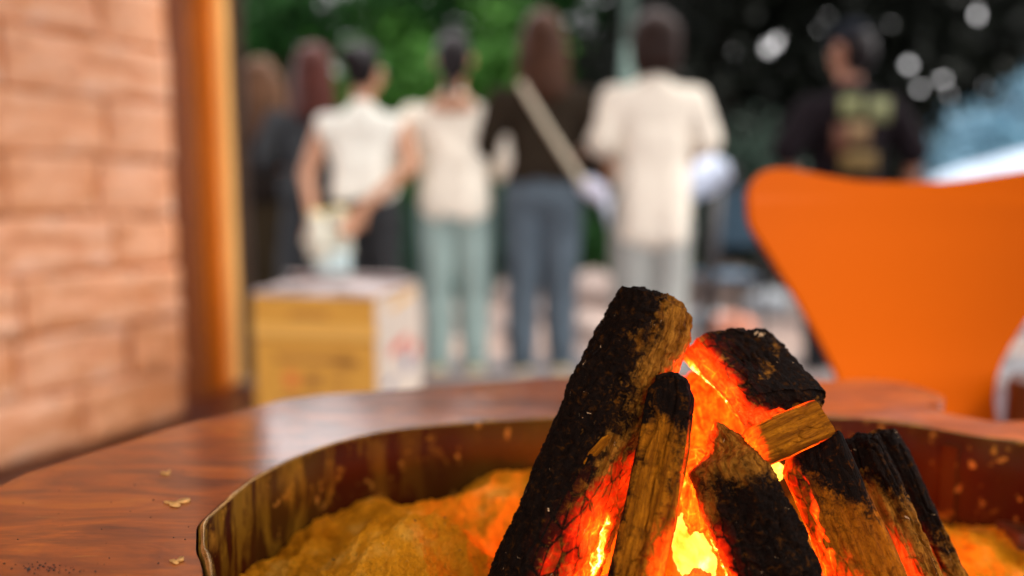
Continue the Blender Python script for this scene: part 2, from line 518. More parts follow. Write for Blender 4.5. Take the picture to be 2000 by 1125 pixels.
# rounded lip along the rim
bm = bmesh.new()
Lc = offset_loop(hole, 0.0040); K = 8; rr_ = []
for i, p in enumerate(Lc):
    tg = (Lc[(i + 1) % N] - Lc[i - 1]).normalized(); sd_ = Vector((tg.y, -tg.x, 0))
    rad = 0.0017 + 0.0007 * float(noise(np.array([[p.x * 90, p.y * 90, 0]]), 3)[0])
    rr_.append([bm.verts.new(p + sd_ * rad * 1.1 * math.cos(2 * math.pi * k / K) + Vector((0, 0, 0.0010 + rad * math.sin(2 * math.pi * k / K))) - T0) for k in range(K)])
for i in range(N):
    for k in range(K): bm.faces.new((rr_[i][k], rr_[i][(k + 1) % K], rr_[(i + 1) % N][(k + 1) % K], rr_[(i + 1) % N][k]))
bm_obj('rim_lip', bm, M['lip'], table, True)
# seam straps on the liner
for px, hw in ((1866, 0.006),):
    j = min(range(N), key=lambda i: (L1_[i] - at_z(px, 845, TZ)).length)
    p = L1_[j]; tg = (L1_[(j + 1) % N] - L1_[j - 1]).normalized()
    box_obj('liner_seam', Vector((p.x, p.y, p.z - 0.058)) + Vector((hc.x - p.x, hc.y - p.y, 0)).normalized() * 0.003 - T0, (hw * 2, 0.004, 0.10), M['liner'], table, 0.001, math.atan2(tg.y, tg.x))
for p in ((-0.28, 0.25), (0.55, 0.2), (-0.19, 0.70), (0.44, 0.60)):
    box_obj('leg', Vector((p[0], p[1], 0.239)) - T0, (0.07, 0.07, 0.478), M['base_wood'], table, 0.006)
bm = bmesh.new()
bot = [bm.verts.new(Vector((p.x, p.y, p.z - 0.17)) - T0) for p in L0]
for tri in tessellate_polygon([L0]): bm.faces.new([bot[i] for i in tri])
bm_obj('liner_bottom', bm, M['liner'], table)

# ---------------------------------------------------------------- ash sand
FC = at_y(1360, 1000, 0.455)
gx0, gx1, gy0, gy1, st = -0.24, 0.62, 0.20, 0.76, 0.0016
nx = int((gx1 - gx0) / st); ny = int((gy1 - gy0) / st)
X, Y = np.meshgrid(np.linspace(gx0, gx1, nx), np.linspace(gy0, gy1, ny), indexing='ij')
X = X.ravel(); Y = Y.ravel(); P = np.stack([X, Y, np.zeros_like(X)], 1)
def gau(cx, cy, sx, sy, rot=0):
    dx, dy = X - cx, Y - cy
    c, s = math.cos(rot), math.sin(rot)
    u, w = c * dx + s * dy, -s * dx + c * dy
    return np.exp(-(u / sx) ** 2 - (w / sy) ** 2)
wp = P + 0.012 * np.stack([fbm(P * 22, 3, 31), fbm(P * 22, 3, 32), 0 * X], 1)
ridge = 1 - np.abs(fbm(wp * 13, 3, 21)) * 2.2
Z = 0.464 + 0.014 * ridge + 0.007 * fbm(P * 30, 4, 22)
Z += 0.052 * gau(-0.070, 0.500, 0.060, 0.055, 0.4) + 0.034 * gau(0.00, 0.615, 0.10, 0.05, 0.2) + 0.010 * gau(-0.14, 0.60, 0.05, 0.05)
Z -= 0.012 * gau(0.05, 0.47, 0.05, 0.05)
Z += 0.0035 * fbm(P * 120, 4, 25, 0.6) * sstep(-0.2, 0.5, fbm(P * 25, 2, 26)) + 0.0016 * fbm(P * 420, 2, 27) + 0.0022 * fbm(P * 190, 3, 28)
hp = np.array([(p.x, p.y) for p in L0])
inside = np.zeros(len(X), bool)
for i in range(len(hp)):
    x1, y1 = hp[i]; x2, y2 = hp[(i + 1) % len(hp)]
    c = ((y1 > Y) != (y2 > Y))
    with np.errstate(divide='ignore', invalid='ignore'):
        xi = (x2 - x1) * (Y - y1) / (y2 - y1 + 1e-12) + x1
    inside ^= c & (X < xi)
idx = np.arange(nx * ny).reshape(nx, ny)
q = np.stack([idx[:-1, :-1], idx[1:, :-1], idx[1:, 1:], idx[:-1, 1:]], -1).reshape(-1, 4)
q = q[inside[q].all(1)]
used, inv = np.unique(q, return_inverse=True)
V = np.stack([X, Y, Z], 1)[used]
me = bpy.data.meshes.new('ash_sand')
qq = inv.reshape(-1, 4)
me.vertices.add(len(V)); me.vertices.foreach_set('co', V.ravel())
me.loops.add(qq.size); me.loops.foreach_set('vertex_index', qq.ravel().astype(np.int32))
me.polygons.add(len(qq)); me.polygons.foreach_set('loop_start', np.arange(0, qq.size, 4, dtype=np.int32))
me.polygons.foreach_set('use_smooth', [True] * len(qq))
me.update(); me.validate()
sand = link('ash_sand', me, M['sand'])
tag(sand, 'lumpy golden ash and sand filling the pit of the hearth table', 'ash', kind='stuff')

bm = bmesh.new(); rc = random.Random(19)
for k in range(260):
    i = rc.randrange(len(V)); x, y, z = V[i]
    if rc.random() < 0.6 and not (-0.18 < x < 0.06 and 0.38 < y < 0.6): continue
    s = rc.uniform(0.0004, 0.0012)
    r_ = bmesh.ops.create_icosphere(bm, subdivisions=1, radius=s)
    for v_ in r_['verts']: v_.co = Vector((v_.co.x * rc.uniform(.7, 1.6), v_.co.y * rc.uniform(.7, 1.6), v_.co.z * .6)) + Vector((x, y, z + s * .3))
tag(bm_obj('charcoal_bits', bm, plain('charcoal_bit', (0.015, 0.008, 0.004), 0.9)), 'tiny black charcoal bits strewn over the golden ash', 'charcoal bits', kind='stuff')

# ---------------------------------------------------------------- fire logs
def ember_ramp(t, h, strength=1.6):
    return t.ramp(h, [(0.0, (0, 0, 0)), (0.10, (0.02, 0.0005, 0)), (0.24, (0.35, 0.006, 0.0)), (0.42, (0.9, 0.028, 0.001)),
                      (0.58, (1.0, 0.085, 0.002)), (0.72, (1.0, 0.22, 0.006)), (0.86, (1.1, 0.62, 0.06)), (1.0, (1.4, 1.15, 0.38))])
def log_mat(name, wood_lo, wood_hi, black=(0.0040, 0.0015, 0.0006), char_bias=0.0, grain=(1, 1, 0.10), flecks=True, crackle=0.2):
    t = NT(name)
    vg = t.coord(attr='lc', scale=grain)
    vi = t.coord(attr='lc', scale=(1, 1, 1))
    g1 = t.noise(vg, 260, 8, 0.65, 0.5)
    g2 = t.noise(vg, 900, 4, 0.7)
    big = t.noise(vi, 60, 6, 0.6, 0.4)
    med = t.noise(vi, 240, 6, 0.68, 0.5)
    mix_ = tuple((a + b) / 2 for a, b in zip(wood_lo, wood_hi))
    wood = t.ramp(g1, [(0.3, tuple(x * 0.35 for x in wood_lo)), (0.42, wood_lo), (0.56, mix_), (0.72, wood_hi)])
    wood = t.mix(t.ramp(g2, [(0.32, 0.65), (0.48, 0.0)]), wood, tuple(x * 0.3 for x in wood_lo))
    charc = t.ramp(med, [(0.40, black), (0.56, tuple(x * 2.2 for x in black)), (0.72, tuple(x * 0.42 for x in wood_lo))])
    at = t.n('ShaderNodeAttribute', attribute_name='char')
    cf = t.math('ADD', at.outputs['Fac'], t.math('MULTIPLY', t.math('SUBTRACT', big, 0.5), 1.5))
    cf = t.math('ADD', cf, t.math('MULTIPLY', t.math('SUBTRACT', med, 0.5), 1.9))
    cf = t.math('ADD', cf, t.math('MULTIPLY', t.math('SUBTRACT', g1, 0.5), 0.8))
    cf = t.math('ADD', cf, char_bias)
    cf = t.ramp(cf, [(0.12, 0.0), (0.62, 1.0)])
    col = t.mix(cf, wood, charc)
    if flecks:
        fl_ = t.noise(t.coord(attr='lc', scale=(1, 1, 0.7)), 170, 5, 0.62, 1.2)
        col = t.mix(t.ramp(fl_, [(0.69, 0.0), (0.71, 0.9)]), col, (0.62, 0.38, 0.20))
    ah = t.n('ShaderNodeAttribute', attribute_name='embers')
    painted_glow = ah.outputs['Fac']
    crk = t.vor(t.coord(attr='lc', scale=(1, 1, 0.55)), 150, 'DISTANCE_TO_EDGE')
    crk = t.ramp(crk, [(0.0, 1.0), (0.05, 0.35), (0.14, 0.0)])
    wob = t.math('MULTIPLY', t.math('SUBTRACT', med, 0.5), 1.2)
    wob = t.math('ADD', wob, t.math('MULTIPLY', t.math('SUBTRACT', g1, 0.5), 0.55))
    hh = t.math('ADD', painted_glow, t.math('MULTIPLY', wob, t.math('MULTIPLY', painted_glow, 1.25, True)))
    hh = t.math('ADD', hh, t.math('MULTIPLY', t.math('MULTIPLY', crk, crackle), t.math('MULTIPLY', painted_glow, 1.2, True)))
    chk = t.vor(t.coord(attr='lc', scale=(1, 1, 0.4)), 150, 'DISTANCE_TO_EDGE')
    hh = t.math('SUBTRACT', hh, t.ramp(chk, [(0.0, 0.13), (0.05, 0.04), (0.11, 0.0)]))
    em = ember_ramp(t, hh)
    nrm = t.bump(med, 0.0045, 0.9)
    nrm = t.bump(g1, 0.0035, 1.0, nrm)
    t.set(col, t.ramp(med, [(0.3, 0.55), (0.7, 0.9)]), nrm, Specular_IOR_Level=0.05)
    t.l(em, t.p.inputs['Emission Color'])
    t.p.inputs['Emission Strength'].default_value = 1.35
    return t.m
M['log_black'] = log_mat('charred_bark', (0.15, 0.044, 0.002), (0.50, 0.19, 0.020), crackle=0.30)
M['log_gold'] = log_mat('golden_split_wood', (0.20, 0.054, 0.001), (0.56, 0.175, 0.005), flecks=False)
M['log_brown'] = log_mat('browned_plank_wood', (0.26, 0.060, 0.001), (0.48, 0.130, 0.003), grain=(1, 1, 0.22), flecks=False, crackle=0.45)

CAMV = Vector((0, 0, CAM_Z))
def superell(th, n):
    c, s = np.cos(th), np.sin(th)
    r = (np.abs(c) ** n + np.abs(s) ** n) ** (-1.0 / n)
    return r * c, r * s
def build_log(name, label, sect, T, L, mat, glow, char, seed, amp=1.0, cracks=1.0, lump=1.0, jag=0.004, nu=168, nv=230, group='firewood logs leaning together over the embers', bark=0.0):
    """sect(t, th) -> (points, lx, ly): t is 0 at the upper end, 1 at the buried end."""
    th = np.linspace(0, 2 * np.pi, nu, endpoint=False)
    ts = np.linspace(0, 1, nv)
    ncap = 16
    rows, tt, ss = [], [], []
    for k in range(ncap): rows.append((0.0, k / ncap))
    for t_ in ts: rows.append((t_, 1.0))
    for k in range(ncap - 1, -1, -1): rows.append((1.0, k / ncap))
    P_, LX, LY, TT, SS, TH, CC, TG = [], [], [], [], [], [], [], []
    for (t_, s_) in rows:
        p, c, lx, ly, tg = sect(t_, th)
        s2 = max(s_, 0.001)
        q_ = c + (p - c) * s2
        P_.append(q_); CC.append(np.repeat(c[None, :], nu, 0)); TG.append(np.repeat(tg[None, :], nu, 0))
        LX.append(lx * s2); LY.append(ly * s2); TT.append(np.full(nu, t_)); SS.append(np.full(nu, s2)); TH.append(th)
    P_ = np.vstack(P_); CC = np.vstack(CC); TG = np.vstack(TG)
    LX = np.concatenate(LX); LY = np.concatenate(LY); TT = np.concatenate(TT); SS = np.concatenate(SS); TH = np.concatenate(TH)
    LZ = TT * L
    lc = np.stack([LX, LY, LZ], 1)
    nrm = P_ - CC
    ln = np.linalg.norm(nrm, axis=1, keepdims=True) + 1e-9
    nrm = nrm / ln
    body = sstep(0.6, 1.0, SS)
    d = 0.0022 * lump * fbm(lc * np.array([45, 45, 26]), 4, seed)
    d += 0.0009 * amp * fbm(lc * np.array([420, 420, 45]), 4, seed + 10, 0.6)
    rdg = 1 - np.abs(noise(lc * np.array([150, 150, 14]) + 0.8 * noise(lc * 60, seed + 3)[:, None], seed + 21))
    d -= 0.0026 * cracks * np.clip((rdg - 0.86) / 0.14, 0, 1) ** 1.5
    if bark > 0:
        rb = 1 - np.abs(fbm(lc * np.array([110, 110, 70]) + 1.2 * fbm(lc * 80, 2, seed + 5)[:, None], 3, seed + 31)) * 2.0
        d += 0.0020 * bark * np.clip(rb, -0.5, 1)
        d += 0.0010 * bark * fbm(lc * 480, 3, seed + 33, 0.65)
    P_ = P_ + nrm * (d * body)[:, None]
    # end relief and ragged, rounded ends
    endt = np.where(TT < 0.5, -1.0, 1.0) * (1 - sstep(0.0, 0.02, np.minimum(TT, 1 - TT)))
    rel = jag * fbm(lc * np.array([160, 160, 0]) + 3, 4, seed + 40, 0.6) - 0.004 * SS ** 6
    P_ = P_ + TG * (endt * rel)[:, None]
    # heat and char attributes
    wob = 0.10 * fbm(lc * 40, 4, seed + 50)
    wobt = 0.45 * fbm(lc * np.array([60, 60, 35]), 4, seed + 51)
    painted_glow = np.zeros(len(P_))  # hand-placed emission: ember glow and firelight falling on the wood
    for (t0, stt, a0, sa, am) in glow:
        da = (TH + wobt - math.radians(a0) + np.pi) % (2 * np.pi) - np.pi
        g_ = am * np.exp(-np.abs((TT + wob - t0) / stt) ** 3) * np.exp(-np.abs(da / math.radians(sa)) ** 2.4)
        painted_glow = np.maximum(painted_glow, g_)
    ch = np.zeros(len(P_))
    for (t0, stt, a0, sa, am) in char:
        da = (TH + wobt - math.radians(a0) + np.pi) % (2 * np.pi) - np.pi
        ch = ch + am * np.exp(-np.abs((TT + wob - t0) / stt) ** 3) * np.exp(-np.abs(da / math.radians(sa)) ** 2.4)
    ch = np.clip(ch, -0.4, 1.4)
    nr = len(rows)
    I = np.arange(nr * nu).reshape(nr, nu)
    Q = np.stack([I[:-1], np.roll(I, -1, 1)[:-1], np.roll(I, -1, 1)[1:], I[1:]], -1).reshape(-1, 4)
    me = bpy.data.meshes.new(name)
    org = P_.mean(0)
    me.vertices.add(len(P_)); me.vertices.foreach_set('co', (P_ - org).ravel())
    me.loops.add(Q.size); me.loops.foreach_set('vertex_index', Q.ravel().astype(np.int32))
    me.polygons.add(len(Q)); me.polygons.foreach_set('loop_start', np.arange(0, Q.size, 4, dtype=np.int32))
    me.polygons.foreach_set('use_smooth', [True] * len(Q))
    me.update(); me.validate()
    bm = bmesh.new(); bm.from_mesh(me)
    a_h = None
    bm.free()
    for nm, arr in (('embers', painted_glow), ('char', ch)):
        a = me.attributes.new(nm, 'FLOAT', 'POINT'); a.data.foreach_set('value', arr.astype(np.float32))
    a = me.attributes.new('lc', 'FLOAT_VECTOR', 'POINT'); a.data.foreach_set('vector', lc.astype(np.float32).ravel())
    # winding
    v0 = P_[Q[len(Q) // 2]]
    fn = np.cross(v0[1] - v0[0], v0[2] - v0[0])
    if np.dot(fn, v0[0] - CC[Q[len(Q) // 2][0]]) < 0: me.flip_normals()
    o = link(name, me, mat)
    o.location = org
    tag(o, label, 'log', group)
    return o
def axis_log(name, label, pts, mat, glow, char, seed, depth=0.9, n=2.2, rot=0.0, tilt=(0, 0), **kw):
    C = [at_y(p[0], p[1], p[2]) for p in pts]
    Rr = [p[3] * p[2] / F_PX for p in pts]
    seg = [0.0]
    for a_, b_ in zip(C[:-1], C[1:]): seg.append(seg[-1] + (b_ - a_).length)
    L = seg[-1]
    CA = np.array([list(c) for c in C]); sg = np.array(seg) / L
    def cen(t_):
        return np.array([np.interp(t_, sg, CA[:, i]) for i in range(3)])
    T_ = (C[-1] - C[0]).normalized()
    rr0 = random.Random(seed)
    ph = [rr0.uniform(0, 6.28) for _ in range(4)]
    def sect(t_, th):
        c = cen(t_)
        V_ = (Vector(c) - CAMV).normalized()
        A = V_.cross(T_).normalized()
        if A.x < 0: A = -A
        B = T_.cross(A).normalized()
        if B.dot(V_) > 0: B = -B
        r = float(np.interp(t_, sg, Rr))
        x, y = superell(th - rot, n)
        if rot:
            x, y = x * math.cos(rot) - y * math.sin(rot), x * math.sin(rot) + y * math.cos(rot)
        ir = 1 + 0.05 * np.sin(2 * th + ph[0]) + 0.035 * np.sin(3 * th + ph[1] + 1.5 * t_) + 0.02 * np.sin(5 * th + ph[2] + 3 * t_)
        lx = x * r * ir; ly = y * r * depth * ir
        e = max(0.0, 1 - t_ / 0.12) - max(0.0, (t_ - 0.88) / 0.12)
        p = c[None, :] + lx[:, None] * np.array(A)[None, :] + ly[:, None] * np.array(B)[None, :]
        p = p + np.array(T_)[None, :] * ((tilt[0] * lx + tilt[1] * ly) * max(0.0, 1 - t_ / 0.12))[:, None]
        return p, c, lx, ly, np.array(T_)
    return build_log(name, label, sect, T_, L, mat, glow, char, seed, **kw)
def quad_log(name, label, near, far, mat, glow, char, seed, n=5.0, **kw):
    """near/far: TL, TR, BR, BL as (px, py, Y); t = 0 at the near face."""
    A4 = [np.array(at_y(*p)) for p in near]; B4 = [np.array(at_y(*p)) for p in far]
    ca, cb = sum(A4) / 4, sum(B4) / 4
    T_ = cb - ca; L = float(np.linalg.norm(T_)); T_ = T_ / L
    w = float(np.linalg.norm(A4[1] - A4[0])) / 2; h = float(np.linalg.norm(A4[3] - A4[0])) / 2
    def sect(t_, th):
        x, y = superell(th, n)
        Cn = [a * (1 - t_) + b * t_ for a, b in zip(A4, B4)]
        u_, v_ = ((x + 1) / 2)[:, None], ((1 - y) / 2)[:, None]
        p = (1 - u_) * (1 - v_) * Cn[0] + u_ * (1 - v_) * Cn[1] + u_ * v_ * Cn[2] + (1 - u_) * v_ * Cn[3]
        return p, sum(Cn) / 4, x * w, y * h, T_
    return build_log(name, label, sect, T_, L, mat, glow, char, seed, **kw)

# the big black log on the left
axis_log('firewood_log', 'largest round charred black log leaning at the left of the fire', [(1284, 580, .482, 58), (1279, 592, .482, 70), (1263, 640, .478, 83), (1232, 705, .474, 90), (1172, 850, .462, 93), (1120, 975, .452, 98), (1065, 1112, .440, 104), (995, 1290, .425, 106)],
         M['log_black'], [(0.22, 0.14, 4, 34, 0.52), (0.40, 0.12, 14, 28, 0.34), (0.74, 0.24, 40, 34, 0.54), (0.72, 0.17, 30, 17, 0.84)],
         [(0.5, 1.2, 150, 115, 1.15), (0.10, 0.16, 50, 48, -0.80), (0.75, 0.3, 60, 25, -0.25), (0.42, 0.16, 70, 22, -0.35)], 101, depth=0.92, n=2.3, lump=1.5, bark=1.0, cracks=0.5, jag=0.006)
# narrow split stick in front of it
axis_log('firewood_stick', 'upright golden split stick with a blackened top in front of the big black log', [(1315, 731, .442, 31), (1313, 752, .440, 34), (1311, 768, .438, 45), (1299, 850, .431, 49), (1272, 1000, .418, 53), (1243, 1125, .406, 56), (1204, 1300, .392, 58)],
         M['log_gold'], [(0.55, 0.36, 12, 26, 0.56), (0.74, 0.28, 42, 32, 0.46), (0.6, 0.3, 185, 14, 0.12)],
         [(0.0, 0.16, 90, 200, 1.2), (0.4, 0.9, 180, 40, 0.8), (0.2, 0.3, 60, 28, 0.35)], 202, depth=0.62, n=4.5, rot=0.15, lump=0.6, cracks=1.2, jag=0.003)
# squared log lying on top at the right
quad_log('firewood_chunk', 'squared log with black bark top and glowing red left side resting at the top', [(1466, 772, .447), (1616, 763, .457), (1602, 806, .452), (1455, 852, .441)], [(1368, 650, .492), (1510, 634, .505), (1500, 740, .525), (1322, 700, .488)],
         M['log_black'], [(0.5, 0.7, 180, 40, 0.47), (0.6, 0.6, 218, 20, 0.72), (0.5, 0.7, 270, 40, 0.72), (0.02, 0.12, 235, 35, 0.40)],
         [(0.5, 1.2, 75, 75, 1.1), (0.0, 0.08, 270, 60, -0.3), (0.6, 0.3, 62, 9, -0.55), (0.35, 0.2, 100, 7, -0.5)], 303, lump=2.4, cracks=0.9, jag=0.006, bark=0.5)
# small golden stick under it
axis_log('firewood_stick', 'short golden split stick wedged below the squared log', [(1462, 882, .436, 27), (1478, 874, .436, 38), (1520, 856, .437, 41), (1608, 816, .442, 37)],
         M['log_gold'], [(0.0, 0.45, 270, 75, 0.60), (0.0, 0.16, 90, 200, 0.55), (0.5, 0.6, 180, 28, 0.52), (0.5, 0.6, 0, 20, 0.48)],
         [(0.5, 0.2, 90, 30, 0.1)], 404, depth=0.8, n=4.0, rot=0.1, lump=0.5, cracks=0.5, jag=0.002)
# centre low log
axis_log('firewood_log', 'knotty charred log with swirled bark low in the centre of the fire', [(1404, 832, .452, 18), (1409, 850, .450, 28), (1422, 876, .446, 42), (1416, 902, .441, 70), (1445, 972, .434, 77), (1480, 1050, .424, 81), (1512, 1128, .414, 82), (1575, 1290, .398, 84)],
         M['log_black'], [(0.62, 0.40, 178, 26, 0.66), (0.68, 0.24, 152, 30, 0.50), (0.02, 0.10, 172, 60, 0.56)],
         [(0.62, 0.44, 70, 100, 1.15), (0.10, 0.12, 50, 60, -0.5), (0.34, 0.10, 140, 24, -0.5)], 505, depth=0.85, n=2.5, lump=1.4, bark=1.2, cracks=0.5, jag=0.004, tilt=(0.3, 0))
# wide plank
axis_log('firewood_plank', 'wide browned split plank with a cracked glowing left edge right of centre', [(1590, 858, .452, 46), (1588, 872, .451, 60), (1592, 900, .449, 68), (1630, 985, .440, 71), (1690, 1120, .427, 76), (1760, 1280, .412, 78)],
         M['log_brown'], [(0.55, 0.6, 172, 34, 0.62), (0.72, 0.40, 146, 20, 0.50), (0.45, 0.3, 124, 3, 0.46), (0.78, 0.3, 120, 30, 0.26)],
         [(0.0, 0.26, 70, 80, 1.1), (0.2, 0.16, 50, 40, 0.6)], 606, depth=0.55, n=4.2, rot=0.05, lump=0.5, cracks=0.35, jag=0.003, tilt=(-0.25, 0))
axis_log('firewood_log', 'narrow log with frayed golden bark and glowing base beside the wide plank', [(1672, 850, .474, 28), (1677, 862, .473, 38), (1697, 912, .469, 41), (1738, 1000, .461, 42), (1792, 1120, .449, 44), (1860, 1280, .434, 46)],
         M['log_black'], [(0.54, 0.22, 150, 40, 0.58), (0.62, 0.2, 110, 40, 0.36)],
         [(0.0, 0.34, 70, 120, 1.2), (0.34, 0.16, 130, 50, -0.5), (0.8, 0.4, 40, 40, 0.1)], 707, depth=0.9, n=2.6, lump=1.0, bark=0.5, cracks=1.0, jag=0.004)
axis_log('firewood_log', 'rightmost thin dark log with a red hot inner edge', [(1712, 842, .492, 22), (1718, 853, .492, 32), (1744, 905, .488, 36), (1785, 1000, .481, 38), (1838, 1118, .471, 42), (1905, 1280, .458, 42)],
         M['log_black'], [(0.50, 0.24, 150, 40, 0.62), (0.62, 0.22, 115, 30, 0.40)],
         [(0.2, 0.42, 60, 140, 1.1), (0.8, 0.3, 60, 40, -0.25)], 808, depth=0.9, n=2.8, lump=0.9, bark=0.4, cracks=1.6, jag=0.004)
# glowing log at the back
axis_log('firewood_log', 'fully glowing orange log standing behind the others in the middle', [(1372, 725, .515, 35), (1378, 750, .514, 62), (1395, 850, .505, 74), (1400, 960, .497, 80), (1400, 1150, .482, 84), (1400, 1300, .470, 84)],
         M['log_gold'], [(0.5, 1.5, 90, 300, 0.49)], [(0.5, 1, 90, 300, -0.2)], 909, depth=0.7, n=3.2, lump=1.0, cracks=1.2)
axis_log('firewood_shard', 'small red glowing shard between the upright stick and the knotty log', [(1352, 872, .468, 16), (1362, 890, .468, 34), (1368, 940, .464, 44), (1362, 1010, .458, 30), (1360, 1040, .456, 18)],
         M['log_black'], [(0.3, 1.5, 90, 300, 0.52)], [(0.5, 1, 90, 300, 0.2)], 919, depth=0.5, n=3.2, lump=1.0, cracks=1.2, jag=0.006)
# splinter peeling off the big log
axis_log('bark_splinter', 'pale splinter of wood peeling from the face of the big black log', [(1192, 850, .4335, 4), (1182, 860, .433, 9), (1160, 884, .4325, 8), (1140, 906, .432, 3)],
         M['log_gold'], [], [], 929, depth=0.5, n=3, lump=0.3, cracks=0.2, jag=0.001, nu=60, nv=60)

# embers
t = NT('incandescent_ember')
v = t.coord('Object')
h = t.math('ADD', t.math('MULTIPLY', t.noise(v, 60, 4, 0.5, 0.5), 0.55), 0.55)
em = ember_ramp(t, h)
t.set((0.02, 0.01, 0.005), 0.9, t.bump(t.noise(v, 200), 0.002, 0.6))
t.l(em, t.p.inputs['Emission Color']); t.p.inputs['Emission Strength'].default_value = 1.7
M['ember_hot'] = t.m
t = NT('red_ember')
v = t.coord('Object')
h = t.math('ADD', t.math('MULTIPLY', t.noise(v, 130, 6, 0.7, 0.5), 0.95), 0.04)
em = ember_ramp(t, h)
t.set((0.02, 0.01, 0.005), 0.9, t.bump(t.noise(v, 200), 0.003, 0.9))
t.l(em, t.p.inputs['Emission Color']); t.p.inputs['Emission Strength'].default_value = 1.5
M['ember_red'] = t.m
def ember(label, px, py, Y, rpx, mat, seed, sc_=(1, 1, 1), rot=0.0):
    bm = bmesh.new(); bmesh.ops.create_icosphere(bm, subdivisions=5, radius=1)
    V = np.array([list(v_.co) for v_ in bm.verts])
    Vn = V * (1 + 0.34 * fbm(V * 1.9 + seed, 4, seed) + 0.12 * (1 - 2 * np.abs(noise(V * 4 + seed, seed + 3))))[:, None]
    Vn = Vn + 0.0
    r = rpx * Y / F_PX
    for v_, c in zip(bm.verts, Vn): v_.co = Vector((c[0] * r * sc_[0], c[1] * r * sc_[1], c[2] * r * sc_[2]))
    o = bm_obj('ember', bm, mat, None, True)
    o.location = at_y(px, py, Y); o.rotation_euler = (0, rot, 0)
    tag(o, label, 'ember', 'glowing embers at the heart of the fire')
ember('white hot ember showing between the upright stick and the knotty log', 1356, 1092, .464, 50, M['ember_hot'], 1, (0.72, 0.7, 1.55), -0.35)
ember('yellow hot ember in the gap above the wide plank', 1478, 915, .468, 40, M['ember_hot'], 2, (1.2, .8, 0.8))
ember('crumbling red ember in front of the white hot one', 1362, 1160, .440, 46, M['ember_red'], 3, (1, .8, 1))
ember('red ember buried between the big black log and the stick', 1165, 1180, .450, 60, M['ember_red'], 4, (1, .9, 0.9))
ember('red ember under the base of the wide plank', 1600, 1170, .45, 60, M['ember_red'], 5, (1, .9, .8))

ember('small red ember added behind the rightmost log at the fill light', 1812, 1085, .535, 20, M['ember_red'], 6)  # ember added to go with the fill light behind that log
# light given off by the fire itself; the last one is an added fill
def fire_light(px, py, Y, W, col, r=0.012):
    l = bpy.data.lights.new('fire_glow', 'POINT'); l.energy = W; l.color = col; l.shadow_soft_size = r
    o = bpy.data.objects.new('fire_glow', l); o.location = at_y(px, py, Y); COL.objects.link(o)
fire_light(1330, 900, .478, 0.07, (1, 0.22, 0.03))
fire_light(1190, 1100, .52, 0.42, (1, 0.10, 0.01), 0.02)
fire_light(1350, 1010, .445, 0.06, (1, 0.30, 0.05))
fire_light(1640, 1080, .475, 0.10, (1, 0.16, 0.02))
fire_light(1800, 1062, .53, 0.30, (1, 0.10, 0.01), 0.02)  # added fill, reddens the ash at the right

# ---------------------------------------------------------------- crumbs and chips on the slab
bm = bmesh.new(); rc = random.Random(9)
for k in range(90):
    if k < 62: px, py = rc.gauss(90, 45), rc.gauss(1110, 7)
    else: px, py = rc.uniform(0, 380), rc.uniform(900, 1122)
    p = at_top(px, py)
    s = rc.uniform(0.0002, 0.0006) * (2.0 if rc.random() < 0.08 else 1)
    r_ = bmesh.ops.create_icosphere(bm, subdivisions=1, radius=s)
    for v_ in r_['verts']: v_.co = v_.co * rc.uniform(0.6, 1.3) + Vector((p.x, p.y, p.z + s * 0.5))
tag(bm_obj('charcoal_crumbs', bm, plain('charcoal_crumb', (0.02, 0.012, 0.008), 0.8)), 'scatter of tiny black charcoal crumbs on the slab at the left', 'crumbs', kind='stuff')
M['flake'] = plain('pale_flake', (0.55, 0.27, 0.07), 0.5, 0.3, 300)
for (px, py, w, lab) in ((325, 926, 16, 'small pale curled wood flake lying farther back on the left of the slab'), (345, 984, 36, 'larger golden wood flake lying on the slab near the rim of the pit'), (345, 1098, 20, 'golden wood flake lying on the slab at the bottom beside the rim corner')):
    p = at_top(px, py); sx = w * p.y / F_PX
    nn = 24; V = []; F = []
    for i in range(nn):
        a = 2 * math.pi * i / nn
        rr = 0.5 + 0.22 * math.sin(3 * a + px) + 0.12 * math.sin(5 * a)
        V.append((rr * math.cos(a) * sx, rr * math.sin(a) * sx * 0.8, 0.0016 + 0.0010 * math.sin(2 * a)))
    V2 = [(x, y, 0.0002) for x, y, z in V]
    V = V + V2 + [(0, 0, 0.0012), (0, 0, 0.0002)]
    for i in range(nn):
        j = (i + 1) % nn
        F += [(i, j, 2 * nn), (j, i, nn + i), (j, nn + i, nn + j), (nn + j, nn + i, 2 * nn + 1)]
    o = link('wood_flake', mesh_np('wood_flake', V, F), M['flake']); o.location = p
    tag(o, lab, 'wood flake', 'wood flakes on the table slab')

